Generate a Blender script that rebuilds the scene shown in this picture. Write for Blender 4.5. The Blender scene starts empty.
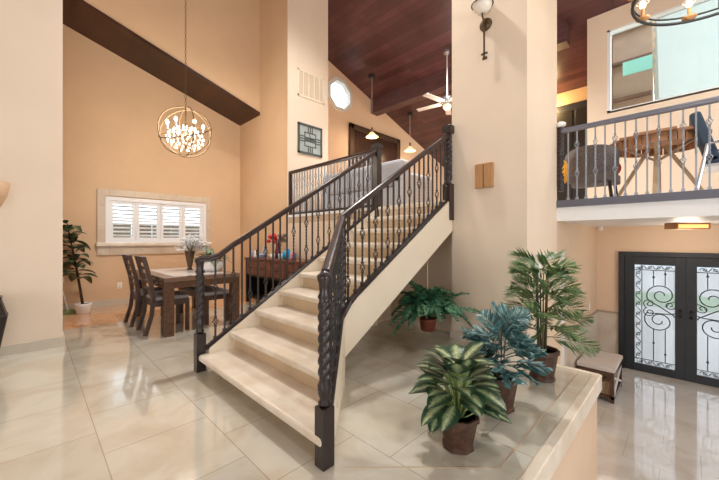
import bpy, math, random
from mathutils import Vector, Matrix
R = random.Random(7)
PI = math.pi
C = bpy.context.scene.collection
SC = bpy.context.scene
F = 328.0
CAMZ = 1.25
S2 = math.sqrt(2)

def at(px, py, x=None, y=None, z=None):
    """world point seen at a pixel, on one axis plane"""
    dx, dz = px - 359.5, (240 - py) * S2
    d = Vector((-F + dx, F + dx, dz))
    if x is not None: t = x / d.x
    elif y is not None: t = y / d.y
    else: t = (z - CAMZ) / d.z
    return Vector((d.x * t, d.y * t, CAMZ + d.z * t))

# ------------------------------------------------------------------ materials
def lin(c):
    return tuple(((v/255)/12.92 if v/255 <= .04045 else ((v/255+.055)/1.055)**2.4) for v in c) + (1,)

def mat(name, col, rough=.6, metal=0, noise=.0, nscale=8, bump=0, bscale=60, spec=None, coat=0, stretch=None, col2=None):
    m = bpy.data.materials.new(name); m.use_nodes = True
    nt = m.node_tree; b = nt.nodes['Principled BSDF']
    b.inputs['Roughness'].default_value = rough; b.inputs['Metallic'].default_value = metal
    b.inputs['Base Color'].default_value = lin(col)
    if spec is not None: b.inputs['Specular IOR Level'].default_value = spec
    if coat: b.inputs['Coat Weight'].default_value = coat; b.inputs['Coat Roughness'].default_value = .12
    tc = nt.nodes.new('ShaderNodeTexCoord'); mp = nt.nodes.new('ShaderNodeMapping')
    nt.links.new(tc.outputs['Object'], mp.inputs[0])
    if stretch: mp.inputs['Scale'].default_value = stretch
    if noise or col2:
        n = nt.nodes.new('ShaderNodeTexNoise'); n.inputs['Scale'].default_value = nscale; n.inputs['Detail'].default_value = 5
        nt.links.new(mp.outputs[0], n.inputs['Vector'])
        r = nt.nodes.new('ShaderNodeValToRGB')
        a = lin(col); c2 = lin(col2) if col2 else tuple(v*(1-noise) for v in a[:3]) + (1,)
        r.color_ramp.elements[0].position = .35; r.color_ramp.elements[1].position = .65
        r.color_ramp.elements[0].color = c2; r.color_ramp.elements[1].color = a
        nt.links.new(n.outputs['Fac'], r.inputs[0]); nt.links.new(r.outputs[0], b.inputs['Base Color'])
    if bump:
        n2 = nt.nodes.new('ShaderNodeTexNoise'); n2.inputs['Scale'].default_value = bscale
        nt.links.new(mp.outputs[0], n2.inputs['Vector'])
        bp = nt.nodes.new('ShaderNodeBump'); bp.inputs['Strength'].default_value = bump; bp.inputs['Distance'].default_value = .01
        nt.links.new(n2.outputs['Fac'], bp.inputs['Height']); nt.links.new(bp.outputs[0], b.inputs['Normal'])
    return m

def emis(name, col, s):
    m = bpy.data.materials.new(name); m.use_nodes = True; nt = m.node_tree
    b = nt.nodes['Principled BSDF']; b.inputs['Base Color'].default_value = lin(col)
    b.inputs['Emission Color'].default_value = lin(col); b.inputs['Emission Strength'].default_value = s
    return m

def tile_mat(name, c1, c2, mortar, w, h, rough, off=(0,0,0), offset=.5, vein=None, axis='xy'):
    m = bpy.data.materials.new(name); m.use_nodes = True; nt = m.node_tree; b = nt.nodes['Principled BSDF']
    tc = nt.nodes.new('ShaderNodeTexCoord'); mp = nt.nodes.new('ShaderNodeMapping')
    mp.inputs['Location'].default_value = off
    nt.links.new(tc.outputs['Object'], mp.inputs[0])
    vec = mp.outputs[0]
    if axis != 'xy':
        sp = nt.nodes.new('ShaderNodeSeparateXYZ'); cb = nt.nodes.new('ShaderNodeCombineXYZ')
        nt.links.new(mp.outputs[0], sp.inputs[0])
        nt.links.new(sp.outputs['XYZ'.index(axis[0].upper())], cb.inputs[0]); nt.links.new(sp.outputs['XYZ'.index(axis[1].upper())], cb.inputs[1])
        vec = cb.outputs[0]
    br = nt.nodes.new('ShaderNodeTexBrick'); br.offset = offset
    br.inputs['Scale'].default_value = 1; br.inputs['Brick Width'].default_value = w; br.inputs['Row Height'].default_value = h
    br.inputs['Mortar Size'].default_value = .003; br.inputs['Mortar Smooth'].default_value = .2; br.inputs['Bias'].default_value = 0
    br.inputs['Color1'].default_value = lin(c1); br.inputs['Color2'].default_value = lin(c2); br.inputs['Mortar'].default_value = lin(mortar)
    nt.links.new(vec, br.inputs['Vector'])
    n = nt.nodes.new('ShaderNodeTexNoise'); n.inputs['Scale'].default_value = 2.6; n.inputs['Detail'].default_value = 8; n.inputs['Distortion'].default_value = .8
    nt.links.new(mp.outputs[0], n.inputs['Vector'])
    r = nt.nodes.new('ShaderNodeValToRGB')
    r.color_ramp.elements[0].position = .38; r.color_ramp.elements[0].color = lin(vein or (222,208,190))
    r.color_ramp.elements[1].position = .58; r.color_ramp.elements[1].color = (1,1,1,1)
    nt.links.new(n.outputs['Fac'], r.inputs[0])
    mx = nt.nodes.new('ShaderNodeMix'); mx.data_type = 'RGBA'; mx.blend_type = 'MULTIPLY'; mx.inputs['Factor'].default_value = .4
    nt.links.new(br.outputs['Color'], mx.inputs['A']); nt.links.new(r.outputs[0], mx.inputs['B'])
    nt.links.new(mx.outputs['Result'], b.inputs['Base Color'])
    b.inputs['Roughness'].default_value = rough
    return m

def plank_mat(name, c1, c2, gap, w, h, rough):
    m = tile_mat(name, c1, c2, gap, w, h, rough, offset=.37, vein=(150,120,120))
    for n in m.node_tree.nodes:
        if n.type == 'TEX_NOISE': n.inputs['Scale'].default_value = 1.2
        if n.type == 'MAPPING': n.inputs['Scale'].default_value = (1,1,1)
    return m

def leaf_mat(name, edge, mid, rough=.45, lo=.38, hi=.95):
    m = bpy.data.materials.new(name); m.use_nodes = True; nt = m.node_tree; b = nt.nodes['Principled BSDF']
    a = nt.nodes.new('ShaderNodeAttribute'); a.attribute_name = 'mid'
    tc = nt.nodes.new('ShaderNodeTexCoord')
    n = nt.nodes.new('ShaderNodeTexNoise'); n.inputs['Scale'].default_value = 70
    nt.links.new(tc.outputs['Object'], n.inputs['Vector'])
    ad = nt.nodes.new('ShaderNodeMath'); ad.operation = 'MULTIPLY_ADD'; ad.inputs[1].default_value = .55; 
    sb = nt.nodes.new('ShaderNodeMath'); sb.operation = 'SUBTRACT'; sb.inputs[1].default_value = .27
    nt.links.new(n.outputs['Fac'], ad.inputs[0]); nt.links.new(a.outputs['Fac'], ad.inputs[2]); nt.links.new(ad.outputs[0], sb.inputs[0])
    r = nt.nodes.new('ShaderNodeValToRGB')
    r.color_ramp.elements[0].position = lo; r.color_ramp.elements[1].position = min(1,hi)
    r.color_ramp.elements[0].color = lin(edge); r.color_ramp.elements[1].color = lin(mid)
    nt.links.new(sb.outputs[0], r.inputs[0]); nt.links.new(r.outputs[0], b.inputs['Base Color'])
    b.inputs['Roughness'].default_value = rough
    return m

def glass_mat(name, tint, keep, frost=.0):
    """thin pane: see-through share, frosted share, a little gloss"""
    m = bpy.data.materials.new(name); m.use_nodes = True; nt = m.node_tree
    nt.nodes.remove(nt.nodes['Principled BSDF']); out = nt.nodes['Material Output']
    t = nt.nodes.new('ShaderNodeBsdfTransparent'); t.inputs[0].default_value = lin(tint)
    g = nt.nodes.new('ShaderNodeBsdfGlossy'); g.inputs['Roughness'].default_value = .08
    tr = nt.nodes.new('ShaderNodeBsdfTranslucent'); tr.inputs[0].default_value = lin(tint)
    m1 = nt.nodes.new('ShaderNodeMixShader'); m1.inputs[0].default_value = frost
    m2 = nt.nodes.new('ShaderNodeMixShader'); m2.inputs[0].default_value = 1 - keep
    nt.links.new(t.outputs[0], m1.inputs[1]); nt.links.new(tr.outputs[0], m1.inputs[2])
    nt.links.new(m1.outputs[0], m2.inputs[1]); nt.links.new(g.outputs[0], m2.inputs[2])
    nt.links.new(m2.outputs[0], out.inputs[0])
    return m

WALL = mat('cream paint', (234,214,191), .75, bump=.05, bscale=90, noise=.03, nscale=2)
PEACH = mat('peach paint', (219,185,148), .75, bump=.05, bscale=90, noise=.05, nscale=2)
TAN = mat('tan paint', (222,194,166), .75, bump=.05, bscale=90, noise=.04, nscale=2)
WHITE = mat('white paint', (236,236,236), .45)
FLOOR = tile_mat('marble floor', (211,205,190), (203,196,180), (170,160,144), .6, .58, .11, off=(.01,.283,0), vein=(214,196,174))
FLOOR2 = tile_mat('entry marble floor', (234,230,224), (228,223,215), (200,193,183), .6, .58, .09, off=(.2,.1,0), vein=(222,210,196))
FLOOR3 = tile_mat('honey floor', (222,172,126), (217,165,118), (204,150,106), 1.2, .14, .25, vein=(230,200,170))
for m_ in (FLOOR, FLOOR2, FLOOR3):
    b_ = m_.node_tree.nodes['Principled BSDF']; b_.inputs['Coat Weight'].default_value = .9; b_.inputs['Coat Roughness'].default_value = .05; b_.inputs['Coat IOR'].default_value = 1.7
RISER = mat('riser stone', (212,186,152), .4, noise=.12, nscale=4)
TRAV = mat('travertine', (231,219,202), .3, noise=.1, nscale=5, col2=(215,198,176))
BASEB = mat('baseboard tile', (204,192,172), .35, noise=.1, nscale=4)
STONE = tile_mat('stone trim', (214,198,176), (206,188,166), (176,158,138), .42, .4, .4, off=(0,0,.1), axis='yz', offset=0)
WAINS = tile_mat('wainscot tile', (214,200,184), (206,192,176), (150,136,122), .45, 1.2, .3, axis='yz', offset=0)
CURB = mat('curb plaster', (238,223,200), .6, noise=.04, nscale=3)
WOODC = plank_mat('purple brown planks', (104,66,68), (80,48,52), (42,24,26), 2.6, .15, .3)
SOFF = plank_mat('dark soffit planks', (74,42,24), (58,32,18), (36,18,10), 2.0, .25, .45)
BEAM = mat('beam wood', (104,72,74), .45, noise=.35, nscale=3, stretch=(1,8,8))
RAILW = mat('dark rail wood', (58,38,36), .28, noise=.3, nscale=6)
NEWEL = mat('newel dark', (46,36,36), .3, noise=.2, nscale=12)
IRON = mat('wrought iron', (74,72,72), .38, metal=.6)
IRON_SHEEN = mat('iron with painted sheen', (150,156,166), .38, metal=.5)  # pale blue reflection of the window put into the iron colour
BLACK = mat('black iron', (26,27,30), .5)
DOORM = mat('door charcoal', (32,36,41), .45)
TABLEW = mat('table wood', (92,62,46), .25, noise=.35, nscale=4, stretch=(1.5,8,8))
TABLET = mat('table top wood', (118,92,76), .16, noise=.2, nscale=4, stretch=(1.5,8,8))
CHAIRW = mat('chair wood', (74,50,38), .35, noise=.3, nscale=5, stretch=(6,6,1))
SEAT = mat('grey seat fabric', (146,140,136), .85, noise=.1, nscale=60)
REDW = mat('reddish wood', (122,72,56), .35, noise=.35, nscale=4, stretch=(1,6,6))
DARK = mat('near black wood', (30,22,22), .5)
POTB = mat('brown woven pot', (84,54,38), .5, noise=.5, nscale=26, bump=.3, bscale=50)
POTW = mat('white ceramic', (236,232,226), .3)
SOIL = mat('soil', (46,34,26), .95, noise=.4, nscale=40)
STEM = mat('stem', (92,84,52), .7)
TRUNK = mat('trunk', (72,50,34), .8, noise=.3, nscale=20)
FERN = leaf_mat('fern leaf', (52,104,74), (128,178,134), lo=.3, hi=.9)
DIEF = leaf_mat('dieffenbachia leaf', (46,74,52), (206,218,164), .3, lo=.45, hi=1.0)
BLUEP = leaf_mat('bluish palm leaf', (58,104,104), (178,204,198), lo=.25, hi=.85)
PALM = leaf_mat('palm leaf', (84,114,66), (190,204,140), lo=.3, hi=.9)
RUBB = leaf_mat('rubber leaf', (36,58,38), (84,116,70), .3)
ORCH = leaf_mat('strap leaf', (56,80,54), (124,136,88))
BRONZE = mat('bronze', (96,78,56), .4, metal=.7)
CHROME = mat('chrome', (200,200,204), .2, metal=.9)
CRYST = mat('crystal', (250,244,232), .08, spec=.9)
BULB = emis('bulb glow', (255,226,180), 14)
BULBW = emis('bulb white glow', (255,214,160), 10)
SHADE = emis('shade glow', (255,206,150), 1.6)
SOFA = mat('grey upholstery', (188,188,194), .9, noise=.08, nscale=50)
SOFAP = mat('light grey pillow', (206,206,210), .9, noise=.08, nscale=50)
WICK = mat('grey wicker', (122,112,108), .8, noise=.5, nscale=40, stretch=(1,1,6), bump=.5, bscale=60)
OAK = mat('oak', (190,140,92), .45, noise=.2, nscale=5, stretch=(8,8,1))
PINE = mat('table timber', (176,126,86), .5, noise=.25, nscale=6)
PINEL = mat('pale timber', (206,176,142), .5, noise=.15, nscale=6)
BLUE = mat('slate blue fabric', (58,74,92), .8)
PLAST = mat('white plastic', (240,240,238), .4)
FROST = glass_mat('frosted glass', (206,209,212), .95, .3)
CLEAR = glass_mat('clear glass', (244,250,250), .95, 0)
SHEER = glass_mat('sheer blind', (214,214,210), .99, .4)
WICKL = mat('woven basket', (188,160,124), .8, noise=.5, nscale=60, bump=.5, bscale=60)
CUSH = mat('pale cushion', (214,204,196), .85)

# ------------------------------------------------------------------ mesh builder
class M:
    def __init__(s, off=(0,0,0)):
        s.v = []; s.f = []; s.a = []; s.o = Vector(off)
    def add(s, vs, fs, a=None):
        n = len(s.v)
        s.v += [tuple(Vector(p) - s.o) for p in vs]; s.f += [tuple(i+n for i in f) for f in fs]
        s.a += (a if a is not None else [0]*len(vs)); return s
    def box(s, x0,y0,z0,x1,y1,z1):
        x0,x1 = sorted((x0,x1)); y0,y1 = sorted((y0,y1)); z0,z1 = sorted((z0,z1))
        return s.add([(x0,y0,z0),(x1,y0,z0),(x1,y1,z0),(x0,y1,z0),(x0,y0,z1),(x1,y0,z1),(x1,y1,z1),(x0,y1,z1)],
              [(0,3,2,1),(4,5,6,7),(0,1,5,4),(1,2,6,5),(2,3,7,6),(3,0,4,7)])
    def obox(s, c, size, mtx):
        c = Vector(c); a,b,d = [q/2 for q in size]
        vs = [c + mtx @ Vector((i*a,j*b,k*d)) for k in (-1,1) for j in (-1,1) for i in (-1,1)]
        return s.add(vs, [(0,2,3,1),(4,5,7,6),(0,1,5,4),(1,3,7,5),(3,2,6,7),(2,0,4,6)])
    def bar(s, p0, p1, w, h, up=(0,0,1)):
        p0 = Vector(p0); p1 = Vector(p1); d = (p1-p0).normalized(); u = Vector(up)
        l = d.cross(u)
        if l.length < 1e-4: l = d.cross(Vector((1,0,0)))
        l.normalize(); u = l.cross(d)
        return s.add([p+l*w/2*i+u*h/2*j for p in (p0,p1) for i,j in ((-1,-1),(1,-1),(1,1),(-1,1))],
              [(0,3,2,1),(4,5,6,7),(0,1,5,4),(1,2,6,5),(2,3,7,6),(3,0,4,7)])
    def prism(s, poly, z0, z1):
        n = len(poly)
        return s.add([(x,y,z0) for x,y in poly]+[(x,y,z1) for x,y in poly],
              [tuple(range(n-1,-1,-1)), tuple(range(n,2*n))]+[(i,(i+1)%n,(i+1)%n+n,i+n) for i in range(n)])
    def prism_x(s, poly, x0, x1):      # poly of (y,z)
        n = len(poly)
        return s.add([(x0,y,z) for y,z in poly]+[(x1,y,z) for y,z in poly],
              [tuple(range(n-1,-1,-1)), tuple(range(n,2*n))]+[(i,(i+1)%n,(i+1)%n+n,i+n) for i in range(n)])
    def prism_y(s, poly, y0, y1):      # poly of (x,z)
        n = len(poly)
        return s.add([(x,y0,z) for x,z in poly]+[(x,y1,z) for x,z in poly],
              [tuple(range(n)), tuple(range(2*n-1,n-1,-1))]+[(i,i+n,(i+1)%n+n,(i+1)%n) for i in range(n)])
    def tube(s, pts, r, n=8, cap=True, closed=False):
        pts = [Vector(p) for p in pts]; k = len(pts)
        rs = r if isinstance(r,(list,tuple)) else [r]*k
        vs = []; u = None
        for i,p in enumerate(pts):
            if closed: d = pts[(i+1)%k]-pts[i-1]
            else: d = pts[min(i+1,k-1)]-pts[max(i-1,0)]
            if d.length < 1e-9: d = Vector((0,0,1))
            d.normalize()
            if u is None:
                u = d.cross(Vector((0,0,1)))
                if u.length < .05: u = d.cross(Vector((1,0,0)))
            u = (u - d*u.dot(d))
            if u.length < 1e-6: u = d.orthogonal()
            u.normalize(); w = d.cross(u)
            vs += [p+(u*math.cos(2*PI*j/n)+w*math.sin(2*PI*j/n))*rs[i] for j in range(n)]
        fs = [(i*n+j, i*n+(j+1)%n, (i+1)*n+(j+1)%n, (i+1)*n+j) for i in range(k-1) for j in range(n)]
        if closed: fs += [((k-1)*n+j, (k-1)*n+(j+1)%n, (j+1)%n, j) for j in range(n)]
        elif cap: fs += [tuple(range(n-1,-1,-1)), tuple(range((k-1)*n, k*n))]
        return s.add(vs, fs)
    def lathe(s, prof, c=(0,0,0), n=20, twist=None, rot=0):
        c = Vector(c); vs = []; k = len(prof)
        for q in prof:
            r,z = q[0],q[1]
            for j in range(n):
                a = 2*PI*j/n + rot
                rr = r if len(q) < 3 else r*(1+q[2]*math.cos(4*(a - q[3])))
                vs.append(c+Vector((rr*math.cos(a), rr*math.sin(a), z)))
        fs = [(i*n+j, i*n+(j+1)%n, (i+1)*n+(j+1)%n, (i+1)*n+j) for i in range(k-1) for j in range(n)]
        fs += [tuple(range(n-1,-1,-1)), tuple(range((k-1)*n, k*n))]
        return s.add(vs, fs)
    def sphere(s, c, r, n=10, sc=(1,1,1)):
        c = Vector(c); k = max(4, n//2+1); vs = [c+Vector((0,0,-r*sc[2]))]
        for i in range(1,k):
            t = -PI/2+PI*i/k
            for j in range(n):
                a = 2*PI*j/n; vs.append(c+Vector((r*math.cos(t)*math.cos(a)*sc[0], r*math.cos(t)*math.sin(a)*sc[1], r*math.sin(t)*sc[2])))
        vs.append(c+Vector((0,0,r*sc[2]))); L = len(vs)-1
        fs = [(0,1+(j+1)%n,1+j) for j in range(n)]
        fs += [(1+i*n+j,1+i*n+(j+1)%n,1+(i+1)*n+(j+1)%n,1+(i+1)*n+j) for i in range(k-2) for j in range(n)]
        b = 1+(k-2)*n; fs += [(b+j,b+(j+1)%n,L) for j in range(n)]
        return s.add(vs, fs)
    def sweep(s, path, prof):          # prof of (lateral, up), closed; keeps up vertical-ish
        path = [Vector(p) for p in path]; k = len(path); n = len(prof); vs = []
        for i,p in enumerate(path):
            d = path[min(i+1,k-1)]-path[max(i-1,0)]; d.normalize()
            l = d.cross(Vector((0,0,1))); l.normalize(); u = l.cross(d)
            u = Vector((0,0,1))
            vs += [p+l*a+u*b for a,b in prof]
        fs = [(i*n+j, i*n+(j+1)%n, (i+1)*n+(j+1)%n, (i+1)*n+j) for i in range(k-1) for j in range(n)]
        fs += [tuple(range(n-1,-1,-1)), tuple(range((k-1)*n, k*n))]
        return s.add(vs, fs)
    def leaf(s, base, d, L, W, droop=.3, up=(0,0,1), n=6, fold=.15, tip=1.0, p=.75, rnd=1.0):
        """blade with a mid rib, drooping towards its tip"""
        base = Vector(base); d = Vector(d).normalized(); up = Vector(up)
        l = d.cross(up)
        if l.length < .05: l = d.cross(Vector((1,0,0)))
        l.normalize(); u = l.cross(d); vs = []; at_ = []
        for i in range(n+1):
            t = i/n; c = base + d*L*t*(1-.12*droop*t) - Vector((0,0,1))*L*droop*t*t*.8
            w = W/2*math.sin(PI*min(.999,t**p*.97+.02))**rnd
            if i == n: w = W*.01
            for q,m_ in ((-1,0),(-.5,.55),(0,1),(.5,.55),(1,0)):
                vs.append(c+l*w*q+u*abs(q)*w*fold*2); at_.append(m_*(1-.25*t))
        fs = [(i*5+j,i*5+j+1,(i+1)*5+j+1,(i+1)*5+j) for i in range(n) for j in range(4)]
        return s.add(vs, fs, at_)
    def frond(s, base, d, L, droop, nl, ll, lw, ang=60, start=.15, hang=.2, taper=.75, curl=1.6, roll=0):
        roll = R.uniform(-roll, roll) if roll else 0
        """an arching rib with paired leaflets"""
        base = Vector(base); d = Vector(d).normalized(); pts = []
        for i in range(13):
            t = i/12; pts.append(base + d*L*t - Vector((0,0,1))*L*droop*t**curl)
        s.tube(pts, [.004*(1-t/14) for t in range(13)], 4, cap=False)
        for i in range(nl):
            t = start+(1-start)*(i+.5)/nl; k = t*12; j = min(11,int(k)); c = pts[j].lerp(pts[j+1], k-j)
            tg = (pts[j+1]-pts[j]).normalized(); l = tg.cross(Vector((0,0,1)))
            if l.length < .05: l = Vector((1,0,0))
            l.normalize(); l = Matrix.Rotation(roll,3,tg)@l
            sz = ll*math.sin(PI*min(.98,(t*taper+.18)))
            for sg in (-1,1):
                a = math.radians(ang*(1-.45*t))
                dd = tg*math.cos(a)+l*sg*math.sin(a); dd.z += hang*R.uniform(-1.6,1.0)
                dd.normalize(); e = c+dd*sz; m_ = c+dd*sz*.45
                w = dd.cross(Vector((0,0,1)))
                if w.length < .05: w = tg
                w.normalize(); q = R.uniform(.1,.9)
                s.add([c, m_+w*lw/2+Vector((0,0,-.15*lw)), e, m_-w*lw/2+Vector((0,0,-.15*lw)), m_+Vector((0,0,lw*.15))],
                      [(0,1,4),(1,2,4),(2,3,4),(3,0,4)], [q*.6,q*.3,q*.5,q*.3,q])
        return s
    def build(s, name, m, parent=None, smooth=False, bevel=0, seg=2, loc=None):
        me = bpy.data.meshes.new(name); me.from_pydata(s.v, [], s.f); me.update()
        if any(s.a):
            at_ = me.attributes.new('mid','FLOAT','POINT'); at_.data.foreach_set('value', s.a)
        me.materials.append(m)
        if smooth: me.polygons.foreach_set('use_smooth', [True]*len(me.polygons))
        o = bpy.data.objects.new(name, me); C.objects.link(o)
        if parent: o.parent = parent
        if loc: o.location = loc
        if bevel:
            b = o.modifiers.new('bevel','BEVEL'); b.width = bevel; b.segments = seg; b.limit_method = 'ANGLE'; b.angle_limit = .6
            if smooth is None: pass
        return o

def thing(name, label, cat, loc=(0,0,0), rz=0, group=None):
    o = bpy.data.objects.new(name, None); C.objects.link(o); o.empty_display_size = .1
    o.location = loc; o.rotation_euler = (0,0,rz); tag(o, label, cat, group); return o
def tag(o, label, cat, group=None):
    o['label'] = label; o['category'] = cat
    if group: o['group'] = group
    return o
def struct(o): o['kind'] = 'structure'; return o
def share(name, mesh, parent, loc, rz=0, scale=None):
    o = bpy.data.objects.new(name, mesh); C.objects.link(o); o.parent = parent; o.location = loc; o.rotation_euler = (0,0,rz)
    if scale: o.scale = scale
    return o

ceil = lambda y: 8.11-.33*y
# ------------------------------------------------------------------ room shell
E = -1.09                       # entry floor
UP = 1.74                       # upper floor
NX = -1.23                      # nook wall plane
PE = -.573                      # platform east edge
BY = 4.95                       # balcony front
DY = 7.70                       # front door wall
# floors
struct(M().prism([(-6.14,-6),(PE,-6),(PE,3.73),(NX,3.73),(NX,3.8),(-2.13,4.0),(-3.3,4.0),(-6.14,4.0)], -.12, 0).build('floor', FLOOR))
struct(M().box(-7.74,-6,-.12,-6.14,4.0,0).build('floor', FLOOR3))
struct(M().box(-1.6,-6.2,E-.1,6.7,DY+.1,E).build('floor', FLOOR2))
# platform retaining wall
o = struct(M().prism([(PE-.22,-6),(PE-.02,-6),(PE-.02,3.71),(NX,3.71),(NX,3.5),(PE-.22,3.5)], E, -.12).build('wall_platform', TAN))
# border line of darker stone inlaid along the platform edges
b = M(); w_ = .012
b.box(-.735,1.83,.0,-.723,3.73,.0015)
d_ = 1.80*S2
b.prism([(-1.33,d_-1.33),( -.723,d_-.723),(-.723,d_-.723+.012),(-1.33,d_-1.33+.012)],0,.0015)
struct(b.build('trim_1', mat('grout line',(186,164,140),.5)))
struct(M().box(PE-.055,-1,-.14,PE+.015,3.735,.004).build('trim_2', TRAV, bevel=.01))
struct(M().box(NX,3.69,-.13,PE+.0,3.75,.003).build('trim_2', TRAV, bevel=.01))
# left near wall (cream), its corner, return and baseboard
LX, LY = -5.21, .26
struct(M().box(LX-.35,-6,0,LX,LY,ceil(LY)-.02).build('wall_left', WALL))
struct(M().box(LX,-6,0,LX+.02,LY+.02,.11).box(LX-.35,LY,0,LX,LY+.02,.11).build('baseboard_left', BASEB))
# dining window wall with an opening
WY0, WY1, WZ0, WZ1 = .98, 2.79, 1.18, 2.07
WX = -7.74
b = M()
b.box(WX-.25,-6,0,WX,WY0,8.2).box(WX-.25,WY1,0,WX,3.61,8.2).box(WX-.25,WY0,0,WX,WY1,WZ0).box(WX-.25,WY0,WZ1,WX,WY1,8.2)
struct(b.build('wall_dining', PEACH))
struct(M().box(WX,-6,0,WX+.02,3.61,.12).build('baseboard_dining', BASEB))
# dark timber soffit that climbs towards the south, wall above it
sz = lambda y: 4.04+.31*(3.61-y)
struct(M().prism_x([(-6,sz(-6)),(3.61,sz(3.61)),(3.61,sz(3.61)+.06),(-6,sz(-6)+.06)], WX, -6.75).build('trim_3', SOFF))
struct(M().prism_x([(-6,sz(-6)+.06),(3.61,sz(3.61)+.06),(3.61,ceil(3.61)),(-6,ceil(-6))], WX, -6.78).build('wall_dining_upper', PEACH))
# north dining wall (a thick block whose east face carries the clock)
BX = -5.6
struct(M().box(WX-.25,3.61,0,BX-.02,4.62,ceil(4.62)+.3).build('wall_north', PEACH))
struct(M().box(BX-.02,3.59,0,BX,4.62,ceil(4.62)+.3).build('wall_clock', WALL))
struct(M().box(-6.14,3.59,0,BX,3.61,.12).build('baseboard_north', TRAV))
# wall below the landing, and the recess below the stair
struct(M().box(BX,3.61,0,-3.3,4.1,UP-.161).box(-3.3,4.0,0,-2.13,4.1,UP-.16).build('wall_landing', WALL))
# upper floor slab
struct(M().box(BX,3.61,UP-.16,-2.13,4.62,UP).box(-7.1,4.62,UP-.16,-2.13,14,UP).box(-2.13,BY+.02,UP-.16,NX,14,UP).build('floor', mat('upper floor',(200,176,150),.6)))
# pillar
struct(M().box(-2.13,3.80,0,NX,BY,ceil(BY)+.4).build('wall_pillar', WALL))
struct(M().box(-2.13,BY,E,NX,DY+.2,UP-.24).box(-2.13,3.8,E,NX,BY,0).build('wall_nook', TAN))
struct(M().box(-2.14,3.775,0,NX,3.80,.1).build('baseboard_pillar', TRAV))
# upper west wall with an octagonal window
OX = -7.0
oc = at(340,95,x=OX); OR = .46
b = M()
oct_ = [(oc.y+OR*math.cos(PI/8+i*PI/4), oc.z+OR*math.sin(PI/8+i*PI/4)) for i in range(8)]
# ring of quads between octagon and an outer square, then the rest of the wall
Q = .8
def clampq(p):
    vy, vz = p[0]-oc.y, p[1]-oc.z; k = Q/max(abs(vy),abs(vz)); return (oc.y+vy*k, oc.z+vz*k)
outer = [clampq(p) for p in oct_]; corners = [(oc.y+Q,oc.z+Q),(oc.y-Q,oc.z+Q),(oc.y-Q,oc.z-Q),(oc.y+Q,oc.z-Q)]
for i in range(8):
    j = (i+1)%8; poly = [oct_[i], outer[i]]
    if abs(outer[i][0]-outer[j][0]) > 1e-6 and abs(outer[i][1]-outer[j][1]) > 1e-6:
        poly.append(min(corners, key=lambda c: (c[0]-outer[i][0])**2+(c[1]-outer[i][1])**2))
    poly += [outer[j], oct_[j]]
    b.prism_x(poly, OX-.15, OX)
b.box(OX-.15,4.5,UP,OX,oc.y-Q,9).box(OX-.15,oc.y+Q,UP,OX,14,9).box(OX-.15,oc.y-Q,UP,OX,oc.y+Q,oc.z-Q).box(OX-.15,oc.y-Q,oc.z+Q,OX,oc.y+Q,9)
struct(b.build('wall_upper_west', mat('upper peach paint', (240,212,184), .75)))
w1 = struct(M((OX,oc.y,oc.z)).prism_x([(oc.y+.4*math.cos(PI/8+i*PI/4), oc.z+.4*math.sin(PI/8+i*PI/4)) for i in range(8)], OX-.1, OX-.09).build('window_1', CLEAR, loc=(OX,oc.y,oc.z)))
b = M((OX,oc.y,oc.z))
for i in range(8):
    a0, a1 = PI/8+i*PI/4, PI/8+(i+1)*PI/4
    qd = [(oc.y+r*math.cos(a), oc.z+r*math.sin(a)) for r,a in ((.39,a0),(.5,a0),(.5,a1),(.39,a1))]
    b.prism_x(qd, OX-.12, OX+.03)
b.build('window_frame', WHITE, w1)
struct(M().box(-7.1,13.2,UP,-2.5,13.4,6).build('wall_upper_north', TAN))
struct(M().box(-3.1,9.5,UP,-1.2,9.7,6).build('wall_hall', PEACH))
struct(M().box(-1.39,DY+.2,UP,-1.25,9.5,6).build('wall_hall_east', WALL))
# front door wall below, balcony back wall above with clerestory
GX0, GX1, GZ0, GZ1 = -1.077, 2.6, 3.67, 5.2
DX0, DX1, DZ = -.9, .86, 1.04
b = M().box(NX,DY,E,DX0,DY+.2,UP-.24).box(DX1,DY,E,6.7,DY+.2,UP-.24).box(DX0,DY,DZ,DX1,DY+.2,UP-.24)
struct(b.build('wall_front', TAN))
b = M().box(-1.39,DY,UP-.24,GX0,DY+.2,5.9).box(GX1,DY,UP-.24,6.7,DY+.2,5.9).box(GX0,DY,UP-.24,GX1,DY+.2,GZ0).box(GX0,DY,GZ1,GX1,DY+.2,5.9)
struct(b.build('wall_balcony', WALL))
# wainscot + caps
struct(M().box(NX,4.9,E,NX+.015,DY,-.12).box(NX,DY-.015,E,DX0,DY,-.12).build('trim_4', WAINS))
struct(M().box(NX,5.2,-.12,NX+.03,DY,-.085).box(NX,DY-.03,-.12,DX0,DY,-.085).build('trim_5', mat('cap tile',(168,148,128),.4)))
# balcony slab, fascia
struct(M().box(NX,BY+.02,UP-.24,6.7,DY,UP).build('floor', WHITE))
struct(M().box(NX,BY,UP-.24,6.7,BY+.02,UP-.01).build('trim_6', WHITE))
struct(M().box(NX,BY-.03,UP-.06,6.7,BY+.03,UP+.03).build('trim_7', mat('grey shoe',(96,96,108),.4)))
# ceiling
b = M()
for y0,y1,x0,x1 in ((-6.2,4.62,-8,6.9),(4.62,DY+.2,-7.15,6.9),(DY+.2,14,-7.15,-1.25)):
    b.prism_x([(y0,ceil(y0)),(y1,ceil(y1)),(y1,ceil(y1)+.15),(y0,ceil(y0)+.15)], x0, x1)
struct(b.build('ceiling', WOODC))
# ceiling beam of the upper room
struct(M().box(OX,7.5,5.2,-1.7,7.8,5.7).build('trim_8', BEAM))
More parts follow.
